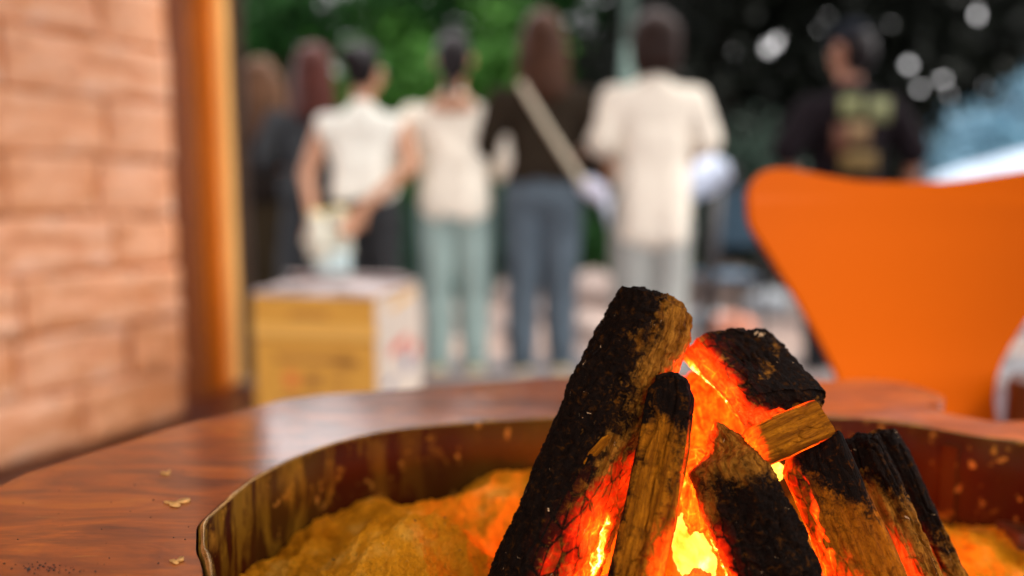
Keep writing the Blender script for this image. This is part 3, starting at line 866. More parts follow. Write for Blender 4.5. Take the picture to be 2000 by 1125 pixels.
# ---------------------------------------------------------------- orange shell chair
CX = at_y(1790, 400, 1.08).x
chair = empty('shell_chair', (CX, 1.0, 0), 0)
tag(chair, 'orange moulded shell chair with a wide flared back and narrow waist behind the table', 'chair')
s_ = 1.08 / F_PX
prof = [(1.125, 395), (1.118, 440), (1.108, 500), (1.095, 590), (1.082, 680), (1.070, 740), (1.056, 800), (1.035, 850), (1.0, 885)]
half = {395: 332, 440: 327, 500: 287, 590: 228, 680: 176, 740: 151, 800: 143, 850: 150, 885: 175}
rowsC = []
for (Y_, py) in prof: rowsC.append((Y_, CAM_Z - (py - 400) * s_, half[py] * s_ * 1.03))
rowsC += [(0.93, 0.372, 0.165), (0.86, 0.368, 0.185), (0.80, 0.362, 0.175), (0.765, 0.350, 0.14)]
def crs(rows, k=5):
    out = []
    for i in range(len(rows) - 1):
        p0, p1, p2, p3 = rows[max(i - 1, 0)], rows[i], rows[i + 1], rows[min(i + 2, len(rows) - 1)]
        for j in range(k):
            u = j / k
            out.append(tuple(0.5 * (2 * b + (c - a) * u + (2 * a - 5 * b + 4 * c - d) * u * u + (3 * b - a - 3 * c + d) * u ** 3) for a, b, c, d in zip(p0, p1, p2, p3)))
    out.append(rows[-1]); return out
rowsC = crs(rowsC)
ytop = lambda x: float(np.interp(abs(x), [0, 90, 170, 220, 257, 285, 305, 320, 329, 332], [358, 355, 343, 334, 331, 334, 343, 358, 378, 395]))
NU = 60; V = []; 
toprows = 8
for k in range(toprows):
    f = k / toprows
    for i in range(NU + 1):
        a = -1 + 2 * i / NU; a = math.sin(a * math.pi / 2)
        x = a * 332
        py = ytop(x) * (1 - f) + 395 * f
        V.append((x * s_ * 1.03, 1.125 + 0.0003 * (395 - py) * 0.6 - 0.065 * a * a - 1.0, CAM_Z - (py - 400) * s_))
for j, (Y_, z, hw) in enumerate(rowsC):
    for i in range(NU + 1):
        a = -1 + 2 * i / NU; a = math.sin(a * math.pi / 2)
        cur = 0.065 * (hw / (332 * s_)) ** 2
        if z > 0.40: V.append((a * hw, Y_ - cur * a * a - 1.0, z))
        else: V.append((a * hw, Y_ - 1.0, z + 0.012 * a * a))
nr = toprows + len(rowsC); F = []
for j in range(nr - 1):
    for i in range(NU):
        a = j * (NU + 1) + i; F.append((a, a + 1, a + NU + 2, a + NU + 1))
shell = link('shell', mesh_np('shell', V, F), M['chair'], chair)
m_ = shell.modifiers.new('solid', 'SOLIDIFY'); m_.thickness = 0.009; m_.offset = -1
m_ = shell.modifiers.new('bev', 'BEVEL'); m_.width = 0.003; m_.segments = 3; m_.limit_method = 'ANGLE'; m_.angle_limit = R(50)
def tube(bm, p0, p1, r0, r1, k=10):
    p0, p1 = Vector(p0), Vector(p1)
    d = (p1 - p0); q = d.to_track_quat('Z', 'Y').to_matrix()
    a = []; b = []
    for i in range(k):
        c, s = math.cos(2 * math.pi * i / k), math.sin(2 * math.pi * i / k)
        a.append(bm.verts.new(p0 + q @ Vector((c * r0, s * r0, 0)))); b.append(bm.verts.new(p1 + q @ Vector((c * r1, s * r1, 0))))
    for i in range(k): bm.faces.new((a[i], a[(i + 1) % k], b[(i + 1) % k], b[i]))
    bm.faces.new(a[::-1]); bm.faces.new(b)
bm = bmesh.new(); bmesh.ops.create_cone(bm, cap_ends=True, segments=32, radius1=0.07, radius2=0.06, depth=0.02, matrix=Matrix.Translation((0, -0.11, 0.349)))
bm_obj('hub', bm, M['metal'], chair)
for sx in (-1, 1):
    for sy in (-1, 1):
        bm = bmesh.new(); tube(bm, (0.05 * sx, -0.11 + 0.05 * sy, 0.347), (0.17 * sx, -0.11 + 0.15 * sy, 0.335), 0.007, 0.007); tube(bm, (0.17 * sx, -0.11 + 0.15 * sy, 0.335), (0.22 * sx, -0.11 + 0.21 * sy, 0.012), 0.007, 0.007)
        lg = bm_obj('leg', bm, M['metal'], chair, True)
        bm = bmesh.new(); tube(bm, (0.219 * sx, -0.11 + 0.209 * sy, 0.016), (0.22 * sx, -0.11 + 0.21 * sy, 0.0), 0.010, 0.011)
        bm_obj('foot', bm, M['rubber'], lg)
# dark wooden stool at the right edge
st_ = empty('stump_stool', (at_y(2082, 800, 0.98).x, 0.98, 0))
tag(st_, 'dark brown wooden stump stool at the right edge beside the orange chair', 'stool')
bm = bmesh.new(); bmesh.ops.create_cone(bm, cap_ends=True, segments=40, radius1=0.075, radius2=0.068, depth=0.49, matrix=Matrix.Translation((0, 0, 0.245)))
bm_obj('trunk', bm, M['base_wood'], st_)
bm = bmesh.new(); bmesh.ops.create_cone(bm, cap_ends=True, segments=40, radius1=0.069, radius2=0.066, depth=0.012, matrix=Matrix.Translation((0, 0, 0.496)))
bm_obj('seat', bm, M['base_wood'], st_)

# ---------------------------------------------------------------- cardboard boxes
t = NT('brown_cardboard')
v = t.coord('Object'); a = t.noise(t.coord('Object', (1, 1, 6)), 12, 3)
t.set(t.ramp(a, [(0.3, (0.68, 0.32, 0.04)), (0.7, (0.80, 0.41, 0.065))]), 0.8)
M['card'] = t.m
M['tape'] = plain('light_carton_band', (0.88, 0.49, 0.10), 0.6, 0.05)
M['white_card'] = plain('white_carton', (0.70, 0.60, 0.50), 0.7, 0.06, 8)
M['print_red'] = plain('red_print', (0.70, 0.12, 0.07), 0.7)
M['print_blue'] = plain('blue_print', (0.16, 0.17, 0.30), 0.7)
M['print_dark'] = plain('brown_print', (0.40, 0.16, 0.03), 0.7)
M['print_orange'] = plain('orange_print', (0.80, 0.22, 0.04), 0.7)
M['white_wrap'] = plain('white_foam_sheet', (0.80, 0.72, 0.70), 0.7, 0.04)
BRZ = -R(11)
c0 = at_y(733, 600, 2.13); W = 0.392; D_ = 0.40; H = CAM_Z - (580 - 400) / F_PX * 2.17
bx = empty('cardboard_box', (c0.x, c0.y, 0), BRZ)      # origin at the near right bottom corner
tag(bx, 'brown cardboard box with pale printed right side and white top flaps by the doorway', 'box')
box_obj('carton', (-W / 2, D_ / 2, H / 2), (W, D_, H), M['card'], bx, 0.004)
box_obj('side_panel', (0.002, D_ / 2, H / 2), (0.004, D_ - 0.004, H - 0.004), M['white_card'], bx)
zb = CAM_Z - (650 - 400) / F_PX * 2.15
box_obj('tape_band', (-W / 2, D_ / 2, zb), (W + 0.003, 0.404, 0.036), M['tape'], bx)
box_obj('seam', (-W / 2, -0.0015, zb - 0.028), (W * 0.995, 0.001, 0.007), M['print_dark'], bx)
def flap(px_, py_, sx, sy, ax, ang, z=0.006):
    bm = bmesh.new()
    rt = Matrix.Rotation(ang, 3, ax)
    box_bm(bm, Vector((px_, py_, H + z)) + rt @ Vector((sx / 2 if ax == 'Y' else 0, sy / 2 if ax == 'X' else 0, 0)), (abs(sx), abs(sy), 0.004), rt, 0.001)
    bm_obj('flap', bm, M['white_wrap'], bx)
flap(-W / 2, 0.0, W * 0.99, D_ * 0.5, 'X', R(4))
flap(-W / 2, D_, W * 0.99, -D_ * 0.48, 'X', R(-12), 0.010)
flap(0.002, D_ / 2, -W * 0.42, D_ * 0.96, 'Y', R(7), 0.012)
flap(-W, D_ / 2, W * 0.42, D_ * 0.96, 'Y', R(-6), 0.012)
for (dx, dz, w, h, m_) in ((-0.19, -0.085, 0.26, 0.016, 'print_dark'), (-0.27, -0.15, 0.045, 0.045, 'print_orange'), (-0.20, -0.15, 0.04, 0.04, 'print_dark'), (-0.10, -0.09, 0.07, 0.03, 'print_dark'), (-0.20, -0.21, 0.22, 0.012, 'print_dark'), (-0.21, 0.045, 0.12, 0.012, 'print_dark'), (-0.12, -0.15, 0.05, 0.012, 'print_dark')):
    box_obj('print_mark', (dx, -0.002, zb + dz), (w, 0.001, h), M[m_], bx)
for (dy, dz, w, h, m_) in ((0.19, -0.07, 0.17, 0.032, 'print_red'), (0.26, -0.14, 0.07, 0.06, 'print_blue'), (0.34, -0.11, 0.05, 0.05, 'print_red'), (0.22, 0.07, 0.22, 0.02, 'tape'), (0.10, -0.17, 0.08, 0.02, 'print_blue')):
    bm = bmesh.new(); box_bm(bm, Vector((0.0045, dy, zb + dz)), (0.001, w, h), Matrix.Rotation(0.12, 3, 'X'))
    bm_obj('print_mark', bm, M[m_], bx)

# ---------------------------------------------------------------- people
def capsule_mesh(parts):
    """parts: (p0, r0, p1, r1[, squash]) tapered capsules; returns verts, faces of all of them"""
    V, F = [], []
    K = 14
    for prt in parts:
        p0, r0, p1, r1 = Vector(prt[0]), prt[1], Vector(prt[2]), prt[3]
        sq = prt[4] if len(prt) > 4 else 1.0        # depth (y) squash
        d = p1 - p0
        if d.length < 1e-5: d = Vector((0, 0, 1e-4))
        q = d.to_track_quat('Z', 'Y').to_matrix()
        rings = []
        for a in (-80, -50, -20): rings.append((p0, r0, R(a)))
        rings += [(p0 + d * 0.33, r0 + (r1 - r0) * .33, 0), (p0 + d * 0.66, r0 + (r1 - r0) * .66, 0)]
        for a in (20, 50, 80): rings.append((p1, r1, R(a)))
        base = len(V)
        for (c, r, a) in rings:
            for i in range(K):
                th = 2 * math.pi * i / K
                o = q @ Vector((math.cos(th) * r * math.cos(a), math.sin(th) * r * math.cos(a), r * math.sin(a)))
                o.y *= sq
                V.append(c + o)
        n_ = len(rings)
        for j in range(n_ - 1):
            for i in range(K):
                F.append((base + j * K + i, base + j * K + (i + 1) % K, base + (j + 1) * K + (i + 1) % K, base + (j + 1) * K + i))
        F.append(tuple(base + i for i in range(K))[::-1]); F.append(tuple(base + (n_ - 1) * K + i for i in range(K)))
    return V, F
def blob(name, parts, mat, parent, voxel=0.012, smooth=6):
    wr = 0.009 if name in ('top', 'trousers', 'skirt') else 0.0
    V, F = capsule_mesh(parts)
    me = bpy.data.meshes.new(name); me.from_pydata([tuple(v) for v in V], [], F); me.update()
    o = bpy.data.objects.new(name, me); COL.objects.link(o)
    m_ = o.modifiers.new('r', 'REMESH'); m_.mode = 'VOXEL'; m_.voxel_size = voxel; m_.use_smooth_shade = True
    if smooth:
        m2 = o.modifiers.new('s', 'SMOOTH'); m2.iterations = smooth; m2.factor = 0.5
    dg = bpy.context.evaluated_depsgraph_get()
    nm = bpy.data.meshes.new_from_object(o.evaluated_get(dg))
    o.modifiers.clear(); o.data = nm; nm.name = name
    bpy.data.meshes.remove(me)
    if wr:
        n_ = len(nm.vertices); co = np.empty(n_ * 3); nm.vertices.foreach_get('co', co); co = co.reshape(-1, 3)
        no = np.empty(n_ * 3); nm.vertices.foreach_get('normal', no); no = no.reshape(-1, 3)
        sd_ = len(bpy.data.meshes) % 97
        w_ = fbm(co * np.array([13, 13, 6]) + 2.0 * fbm(co * 4, 2, sd_)[:, None], 3, sd_)
        co = co + no * (w_ * wr + wr * 0.6)[:, None]
        nm.vertices.foreach_set('co', co.ravel()); nm.update()
    nm.materials.clear(); nm.materials.append(mat)
    nm.polygons.foreach_set('use_smooth', [True] * len(nm.polygons))
    o.parent = parent
    return o
M['skin'] = plain('skin_light', (0.52, 0.26, 0.15), 0.5, 0.06)
M['skin2'] = plain('skin_tan', (0.34, 0.145, 0.085), 0.5, 0.06)
M['eye'] = plain('eye_white', (0.7, 0.68, 0.65), 0.3)
def matte(m, k=0.1):
    m.node_tree.nodes['Principled BSDF'].inputs['Specular IOR Level'].default_value = k
    return m
def fabric(name, c, var=0.1, scale=6, rough=0.9): return matte(plain(name, c, rough, var, scale, 0.3, 0.004), 0.08)
def hand_parts(w, dirv, side, s=1.0, curl=0.35):
    """palm, four fingers, thumb from wrist w along dirv"""
    d = Vector(dirv).normalized(); up = Vector((0, 1, 0))
    sx = d.cross(up)
    if sx.length < .1: sx = Vector((1, 0, 0))
    sx.normalize(); nn = sx.cross(d).normalized()
    out = []
    pc = w + d * 0.045 * s
    for k in range(4):
        off = sx * (k - 1.5) * 0.019 * s
        out.append((w + off * 0.6, 0.014 * s, w + d * 0.085 * s + off, 0.011 * s))
        ln = (0.034, 0.042, 0.040, 0.030)[k] * s
        k1 = w + d * (0.085 * s + ln * 0.9) + off * 1.15 + nn * (-curl * ln * 0.6)
        k2 = k1 + d * ln * 0.7 + nn * (-curl * ln * 1.2)
        out.append((w + d * 0.085 * s + off, 0.0095 * s, k1, 0.009 * s)); out.append((k1, 0.009 * s, k2, 0.0075 * s))
    th0 = w + d * 0.025 * s + sx * side * 0.028 * s
    out.append((w + d * 0.01 * s, 0.015 * s, th0, 0.013 * s)); out.append((th0, 0.0125 * s, th0 + d * 0.045 * s + sx * side * 0.025 * s, 0.009 * s))
    return out
def person(label, px, Y, H, skin, hair, top, bottom, shoes, arms, hair_style, sleeve='short', top_len=0.50, top_ease=1.0, look=0, shoulder=1.0, long_dress=False, leg_gap=1.0, rz=0, cat='person', bottom_ease=1.0, neck_w=0.0):
    k = H / 1.65
    X = at_y(px, 400, Y).x
    root = empty('person', (X, Y, GZ), rz)
    tag(root, label, cat, 'people standing outside the doorway')
    SW = 0.185 * k * shoulder      # shoulder half width (joint)
    zS, zN, zH = 1.34 * k, 1.41 * k, 1.545 * k
    zHip, zK, zA = 0.87 * k, 0.46 * k, 0.075 * k
    hipw, kw, aw = 0.085 * k, 0.085 * k * leg_gap, 0.09 * k * leg_gap
    hd = Vector((0, 0.01, zH))
    lk = Matrix.Rotation(look, 3, 'Z')
    body = [((0, 0, zHip + .04 * k), .135 * k, (0, 0, 1.02 * k), .115 * k, .72), ((0, 0, 1.02 * k), .115 * k, (0, 0, 1.20 * k), .118 * k, .72),
            ((-SW * .5, 0, zS - .085 * k), .066 * k, (SW * .5, 0, zS - .085 * k), .066 * k, .9), ((-SW, 0, zS - .05), .050 * k, (SW, 0, zS - .05), .050 * k),
            ((0, 0.005, zS - .02), .056 * k, (0, 0.008, zN + .05 * k), .050 * k),
            (hd + Vector((0, -.012, .015)) * k, .082 * k, hd + Vector((0, .0, .045)) * k, .078 * k, 1.15),
            (hd + lk @ Vector((0, .03, -.055)) * k, .055 * k, hd + lk @ Vector((0, .035, .0)) * k, .066 * k),
            (hd + lk @ Vector((0, .092, .0)) * k, .011 * k, hd + lk @ Vector((0, .112, -.022)) * k, .013 * k),
            (hd + lk @ Vector((0, .085, -.052)) * k, .014 * k, hd + lk @ Vector((0, .088, -.052)) * k, .014 * k),
            (hd + lk @ Vector((.080, .0, -.012)) * k, .012 * k, hd + lk @ Vector((.084, -.006, .018)) * k, .014 * k),
            (hd + lk @ Vector((-.080, .0, -.012)) * k, .012 * k, hd + lk @ Vector((-.084, -.006, .018)) * k, .014 * k)]
    for s in (-1, 1):
        body += [((s * hipw, 0, zHip), .088 * k, (s * kw, .01, zK), .055 * k), ((s * kw, .01, zK), .054 * k, (s * (kw + aw) / 2, -.01, zK - .12 * k), .055 * k),
                 ((s * (kw + aw) / 2, -.01, zK - .12 * k), .055 * k, (s * aw, 0, zA), .034 * k), ((s * aw, -.02, .045 * k), .032 * k, (s * (aw + .015), .13 * k, .03 * k), .026 * k)]
    if neck_w: body.append(((-.06 * k, -.062 * k, zS + .0), .045 * k, (.06 * k, -.062 * k, zS + .0), .045 * k))
    js = {}
    for s, (e, w, hdv) in zip((-1, 1), arms):
        sh = Vector((s * SW, 0, zS - .05)); e = Vector(e) * k; w = Vector(w) * k
        js[s] = (sh, e, w)
        body += [(sh, .050 * k, e, .038 * k), (e, .038 * k, w, .024 * k)] + hand_parts(w, hdv, s, 1.0 * k)
    blob('body', body, skin, root, 0.0085, 3)
    for s in (-1, 1):
        bm = bmesh.new(); bmesh.ops.create_uvsphere(bm, u_segments=12, v_segments=8, radius=.012 * k)
        e_ = bm_obj('eye', bm, M['eye'], root, True); e_.location = hd + lk @ Vector((s * .03, .088, .012)) * k
    # top
    te = top_ease
    zt0 = zS - top_len * k
    tp = [((0, 0, zS - .045 * k), .095 * k, (-SW * .72, 0, zS - .085 * k), .085 * k, .9), ((0, 0, zS - .045 * k), .095 * k, (SW * .72, 0, zS - .085 * k), .085 * k, .9),
          ((-SW * .35, 0, zS - .14 * k), .125 * k * te, (SW * .35, 0, zS - .14 * k), .125 * k * te, .74),
          ((-.03 * te, 0, zS - .22 * k), .130 * k * te, (.03 * te, 0, zS - .22 * k), .130 * k * te, .74)]
    for s in (-1, 0, 1):
        tp.append(((s * .055 * k * te, 0, zS - .22 * k), .100 * k * te, (s * .058 * k * te, 0, .98 * k), .098 * k * te, 1.08))
        if zt0 < .93 * k: tp.append(((s * .058 * k * te, 0, 1.0 * k), .098 * k * te, (s * .068 * k * te, 0, zt0 + .06 * k), .102 * k * te, 1.16))
    for s in (-1, 1):
        sh, e, w = js[s]
        if sleeve == 'none': tp.append((sh + Vector((-s * .035, 0, .0)), .066 * k, sh + Vector((-s * .01, 0, .01)), .050 * k))
        elif sleeve == 'short': tp += [(sh, .060 * k * te ** .5, sh + (e - sh) * .92, .072 * k * te ** .5)]
        else: tp += [(sh, .060 * k * te ** .5, e, .060 * k * te), (e, .060 * k * te, e + (w - e) * (.35 if sleeve == 'elbow' else .88), .052 * k * te)]
    tp.append(((0, 0, zN - .055 * k), .075 * k, (0, 0, zN - .05 * k), .065 * k))
    blob('top', tp, top, root, 0.012, 5)
    # bottom
    if long_dress:
        bp = [((-.05, 0, .95 * k), .14 * k, (.05, 0, .95 * k), .14 * k, .8)]
        for j in (-1, 0, 1):
            bp.append(((.06 * j, 0, .92 * k), .11 * k, (.11 * j, 0, .34 * k), .12 * k, .9))
        blob('skirt', bp, bottom, root, 0.014, 5)
    else:
        be = bottom_ease
        bp = [((-.045, 0, .93 * k), .118 * k, (.045, 0, .93 * k), .118 * k, .85), ((-.06, -.02, .86 * k), .096 * k, (.06, -.02, .86 * k), .096 * k, .95)]
        for s in (-1, 1):
            bp += [((s * hipw, 0, zHip - .02), .098 * k, (s * kw, .01, zK), .078 * k * be), ((s * kw, .01, zK), .078 * k * be, (s * aw, 0, .11 * k), .060 * k * be)]
        blob('trousers', bp, bottom, root, 0.012, 4)
    for s in (-1, 1):
        blob('shoe', [((s * aw, -.035, .045), .046, (s * (aw + .015), .14, .038), .040), ((s * aw, -.02, .075), .046, (s * aw, 0, .09), .044)], shoes, root, 0.009, 2)
    # hair
    hp_ = [(hd + Vector((0, -.035, .03)) * k, .085 * k, hd + Vector((0, .01, .06)) * k, .087 * k)]
    if hair_style == 'long':
        hp_ += [(hd + Vector((0, -.05, .03)) * k, .09 * k, hd + Vector((0, -.07, -.20)) * k, .085 * k, .7), (hd + Vector((-.05, -.03, .0)) * k, .06 * k, hd + Vector((-.065, -.05, -.22)) * k, .06 * k, .7), (hd + Vector((.05, -.03, .0)) * k, .06 * k, hd + Vector((.065, -.05, -.22)) * k, .06 * k, .7)]
    elif hair_style == 'wavy':
        hp_ += [(hd + Vector((0, -.05, .03)) * k, .10 * k, hd + Vector((0, -.07, -.24)) * k, .115 * k, .7), (hd + Vector((-.07, -.03, .0)) * k, .07 * k, hd + Vector((-.10, -.05, -.24)) * k, .07 * k, .8), (hd + Vector((.07, -.03, .0)) * k, .07 * k, hd + Vector((.10, -.05, -.24)) * k, .07 * k, .8), (hd + Vector((-.09, -.06, -.12)) * k, .05, hd + Vector((.09, -.06, -.16)) * k, .05)]
    elif hair_style == 'bob':
        hp_ += [(hd + Vector((-.03, -.03, .02)) * k, .088 * k, hd + Vector((-.035, -.035, -.09)) * k, .075 * k), (hd + Vector((.03, -.03, .02)) * k, .088 * k, hd + Vector((.035, -.035, -.09)) * k, .075 * k)]
    elif hair_style == 'bun':
        hp_ += [(hd + Vector((0, -.05, .0)) * k, .08 * k, hd + Vector((0, -.05, .02)) * k, .08 * k), (hd + Vector((-.03, -.10, .06)) * k, .045 * k, hd + Vector((-.05, -.10, .05)) * k, .045 * k)]
    elif hair_style == 'ponytail':
        hp_ += [(hd + Vector((0, -.045, .0)) * k, .086 * k, hd + Vector((0, -.05, -.03)) * k, .07 * k), (hd + Vector((0, -.10, -.02)) * k, .040 * k, hd + Vector((0, -.09, -.17)) * k, .026 * k)]
    elif hair_style == 'short':
        hp_ = [(hd + lk @ Vector((0, -.03, .02)) * k, .086 * k, hd + lk @ Vector((0, .0, .05)) * k, .086 * k), (hd + lk @ Vector((0, -.055, -.02)) * k, .074 * k, hd + lk @ Vector((0, -.05, -.05)) * k, .06 * k)]
    blob('hair', hp_, hair, root, 0.011, 3)
    return root, k, hd, js
dn = (0, 0, -1)
A_down = lambda s: ((s * .235, -.01, 1.08), (s * .235, .05, .86), (0, .1, -1))
A_front = lambda s: ((s * .245, -.02, 1.09), (s * .15, .17, 1.05), (-s * .5, 1, .1))
H_ = {}
H_['brown_light'] = plain('hair_light_brown', (0.085, 0.040, 0.020), 0.5, 0.5, 25)
H_['red'] = plain('hair_reddish', (0.055, 0.014, 0.010), 0.45, 0.3, 25)
H_['black'] = plain('hair_black', (0.010, 0.007, 0.008), 0.4, 0.3, 25)
H_['dark'] = plain('hair_dark_brown', (0.022, 0.010, 0.007), 0.45, 0.3, 25)
H_['brown'] = plain('hair_brown', (0.055, 0.022, 0.011), 0.5, 0.4, 25)
for h_ in H_.values(): matte(h_, 0.12)
M['shoe_y'] = plain('pale_yellow_shoe', (0.62, 0.48, 0.22), 0.6)
M['shoe_d'] = plain('dark_shoe', (0.04, 0.035, 0.035), 0.6)
# 1 far left
person('person with long wavy light brown hair, black top and dark olive skirt, leftmost', 518, 4.0, 1.58, M['skin'], H_['brown_light'], fabric('black_top', (0.018, 0.014, 0.012)), fabric('olive_brown_skirt', (0.036, 0.026, 0.014)), M['shoe_d'], (A_front(-1), A_front(1)), 'wavy', 'short', .46, long_dress=True)
# 2
person('person with straight reddish hair in a long dark grey dress, second from the left', 620, 3.75, 1.60, M['skin'], H_['red'], fabric('dark_grey_dress_top', (0.035, 0.038, 0.042)), fabric('dark_grey_dress_skirt', (0.035, 0.038, 0.042)), M['shoe_d'], (A_front(-1), A_down(1)), 'long', 'short', .48, long_dress=True, shoulder=1.05)
# 3 white sleeveless, hands behind the back
r3, k3, hd3, js3 = person('person in a white sleeveless top and dark trousers with arms behind the back', 712, 3.3, 1.51, M['skin'], H_['black'], fabric('white_sleeveless', (0.86, 0.86, 0.78)), fabric('charcoal_trousers', (0.032, 0.033, 0.036)), M['shoe_d'],
       (((-.262, -.06, 1.06), (-.205, -.16, .84), (0.05, -.05, -1)), ((.245, -.10, 1.10), (.03, -.20, .90), (-.55, -.1, -.75))), 'bun', 'none', .42, 0.95, look=-0.9, shoulder=1.0)
# 4
person('person with a dark ponytail in a loose cream knit top and pale blue jeans', 888, 3.42, 1.58, M['skin'], H_['black'], fabric('cream_knit', (0.88, 0.82, 0.70)), fabric('pale_jeans', (0.32, 0.43, 0.41), 0.12, 9), M['shoe_y'], (A_front(-1), ((.27, -.03, 1.06), (.16, .15, 1.02), (-.5, 1, .1))), 'ponytail', 'elbow', .53, 1.02, shoulder=1.04, neck_w=1.0)
# 5
r5, k5, hd5, js5 = person('person with long brown hair, dark top, cream bag strap and grey blue jeans', 1058, 3.4, 1.67, M['skin'], H_['brown'], fabric('dark_brown_top', (0.028, 0.020, 0.013)), fabric('grey_blue_jeans', (0.095, 0.125, 0.155), 0.25, 9), M['shoe_y'], (A_front(-1), A_front(1)), 'long', 'short', .42, 0.97, bottom_ease=1.0)
# 6
r6, k6, hd6, js6 = person('person with a dark bob in a long oversized beige tee and light grey trousers', 1272, 3.38, 1.67, M['skin'], H_['dark'], fabric('beige_tee', (0.82, 0.75, 0.64), 0.06), fabric('light_grey_trousers', (0.36, 0.37, 0.35), 0.1), M['shoe_d'], (((-.235, -.02, 1.10), (-.17, .16, 1.0), (.5, 1, -.1)), ((.230, -.02, 1.10), (.17, .16, 1.0), (-.5, 1, -.1))), 'bob', 'short', .68, 1.03, shoulder=0.95, bottom_ease=1.15)
# 7 man
r7, k7, hd7, js7 = person('person in a cap and black tee with faded back print, rightmost, looking left', 1648, 3.42, 1.63, M['skin2'], H_['black'], fabric('black_tee', (0.010, 0.007, 0.009)), fabric('black_trousers', (0.02, 0.02, 0.022)), M['shoe_d'], (((-.285, -.02, 1.09), (-.20, .14, 1.0), (.5, 1, -.1)), ((.29, -.05, 1.08), (.305, .02, .86), (0, .1, -1))), 'short', 'short', .60, 1.02, look=0.35, shoulder=1.0)
# cap
lk = Matrix.Rotation(0.35, 3, 'Z')
cap = blob('cap', [(hd7 + Vector((0, -.01, .055)) * k7, .086 * k7, hd7 + lk @ Vector((0, .03, .055)) * k7, .084 * k7), (hd7 + lk @ Vector((-.02, .10, .05)) * k7, .012, hd7 + lk @ Vector((.02, .15, .04)) * k7, .012), (hd7 + lk @ Vector((.03, .10, .05)) * k7, .012, hd7 + lk @ Vector((-.02, .15, .04)) * k7, .012)], matte(plain('navy_cap', (0.006, 0.008, 0.013), 0.9)), r7, 0.009, 2)
# faded print (flat, on the cloth)
def print_patch(root, z0, z1, x0, x1, y, mat):
    V = []; F = []; nn = 8
    for i in range(nn + 1):
        for j in range(2):
            x = x0 + (x1 - x0) * i / nn
            V.append((x, y + 0.9 * x * x, z0 + (z1 - z0) * j))
    for i in range(nn): F.append((2 * i, 2 * i + 2, 2 * i + 3, 2 * i + 1))
    return V, F
for (z0, z1, x0, x1, c, nm) in ((1.22, 1.31, -.10, -.01, (0.20, 0.21, 0.09), 'a'), (1.20, 1.30, .02, .12, (0.17, 0.18, 0.08), 'b'), (1.10, 1.20, -.06, .03, (0.20, 0.12, 0.05), 'c'), (1.06, 1.19, -.12, -.06, (0.10, 0.03, 0.012), 'd'), (0.98, 1.07, -.09, .07, (0.12, 0.07, 0.012), 'e')):
    V, F = print_patch(r7, z0, z1, x0, x1, -.150, None)
    me = mesh_np('shirt_print', V, F)
    o = link('shirt_print', me, plain('print_ink_' + nm, c, 0.8), r7)
    m_ = o.modifiers.new('s', 'SOLIDIFY'); m_.thickness = 0.003
# strap and papers for 5
M['cream'] = fabric('cream_strap', (0.62, 0.55, 0.42)); M['paper'] = plain('pale_blue_paper', (0.62, 0.70, 0.88), 0.6, 0.04, 4); M['lilac'] = fabric('pale_lilac_bag', (0.60, 0.60, 0.72))
def wpt(px, py, Y): return at_y(px, py, Y)
bag = empty('shoulder_bag', (wpt(1150, 390, 3.25).x, 3.25, wpt(1150, 400, 3.25).z))
tag(bag, 'pale lilac shoulder bag on a cream strap across the back of the brown haired person', 'bag')
O = Vector(bag.location)
blob('strap', [(wpt(1018, 165, 3.27) - O, .016, wpt(1075, 260, 3.215) - O, .016), (wpt(1075, 260, 3.215) - O, .016, wpt(1138, 358, 3.23) - O, .016)], M['cream'], bag, 0.008, 2)
blob('pouch', [(wpt(1142, 362, 3.26) - O, .035, wpt(1172, 385, 3.26) - O, .035, .6), (wpt(1152, 352, 3.26) - O, .022, wpt(1180, 372, 3.26) - O, .022, .6)], M['lilac'], bag, 0.008, 2)
# big sheet held by 6
sh_ = bpy.data.meshes.new('paper_sheet')
def sheet(name, pts, Y, mat, label, cat, th=0.006, bend=0.03):
    c = sum((wpt(px, py, Y) for px, py in pts), Vector()) / len(pts)
    bm = bmesh.new(); ring = []
    vs_ = [bm.verts.new(wpt(px, py, Y) - c) for px, py in pts]
    bm.faces.new(vs_); bmesh.ops.subdivide_edges(bm, edges=bm.edges, cuts=4, use_grid_fill=True)
    for v_ in bm.verts: v_.co.y += bend * math.sin(v_.co.x * 12 + v_.co.z * 6)
    o = bm_obj(name, bm, mat, None, True); o.location = c
    m_ = o.modifiers.new('s', 'SOLIDIFY'); m_.thickness = th
    tag(o, label, cat); return o
sheet('paper_sheet', [(1330, 262), (1428, 318), (1432, 345), (1395, 378), (1330, 400), (1320, 330)], 3.62, M['paper'], 'large pale blue paper sheet held in front of the person in the beige tee', 'paper')
sheet('paper_sheet', [(1172, 390), (1215, 385), (1225, 455), (1190, 448)], 3.6, M['paper'], 'corner of a second pale sheet showing left of the beige tee', 'paper')
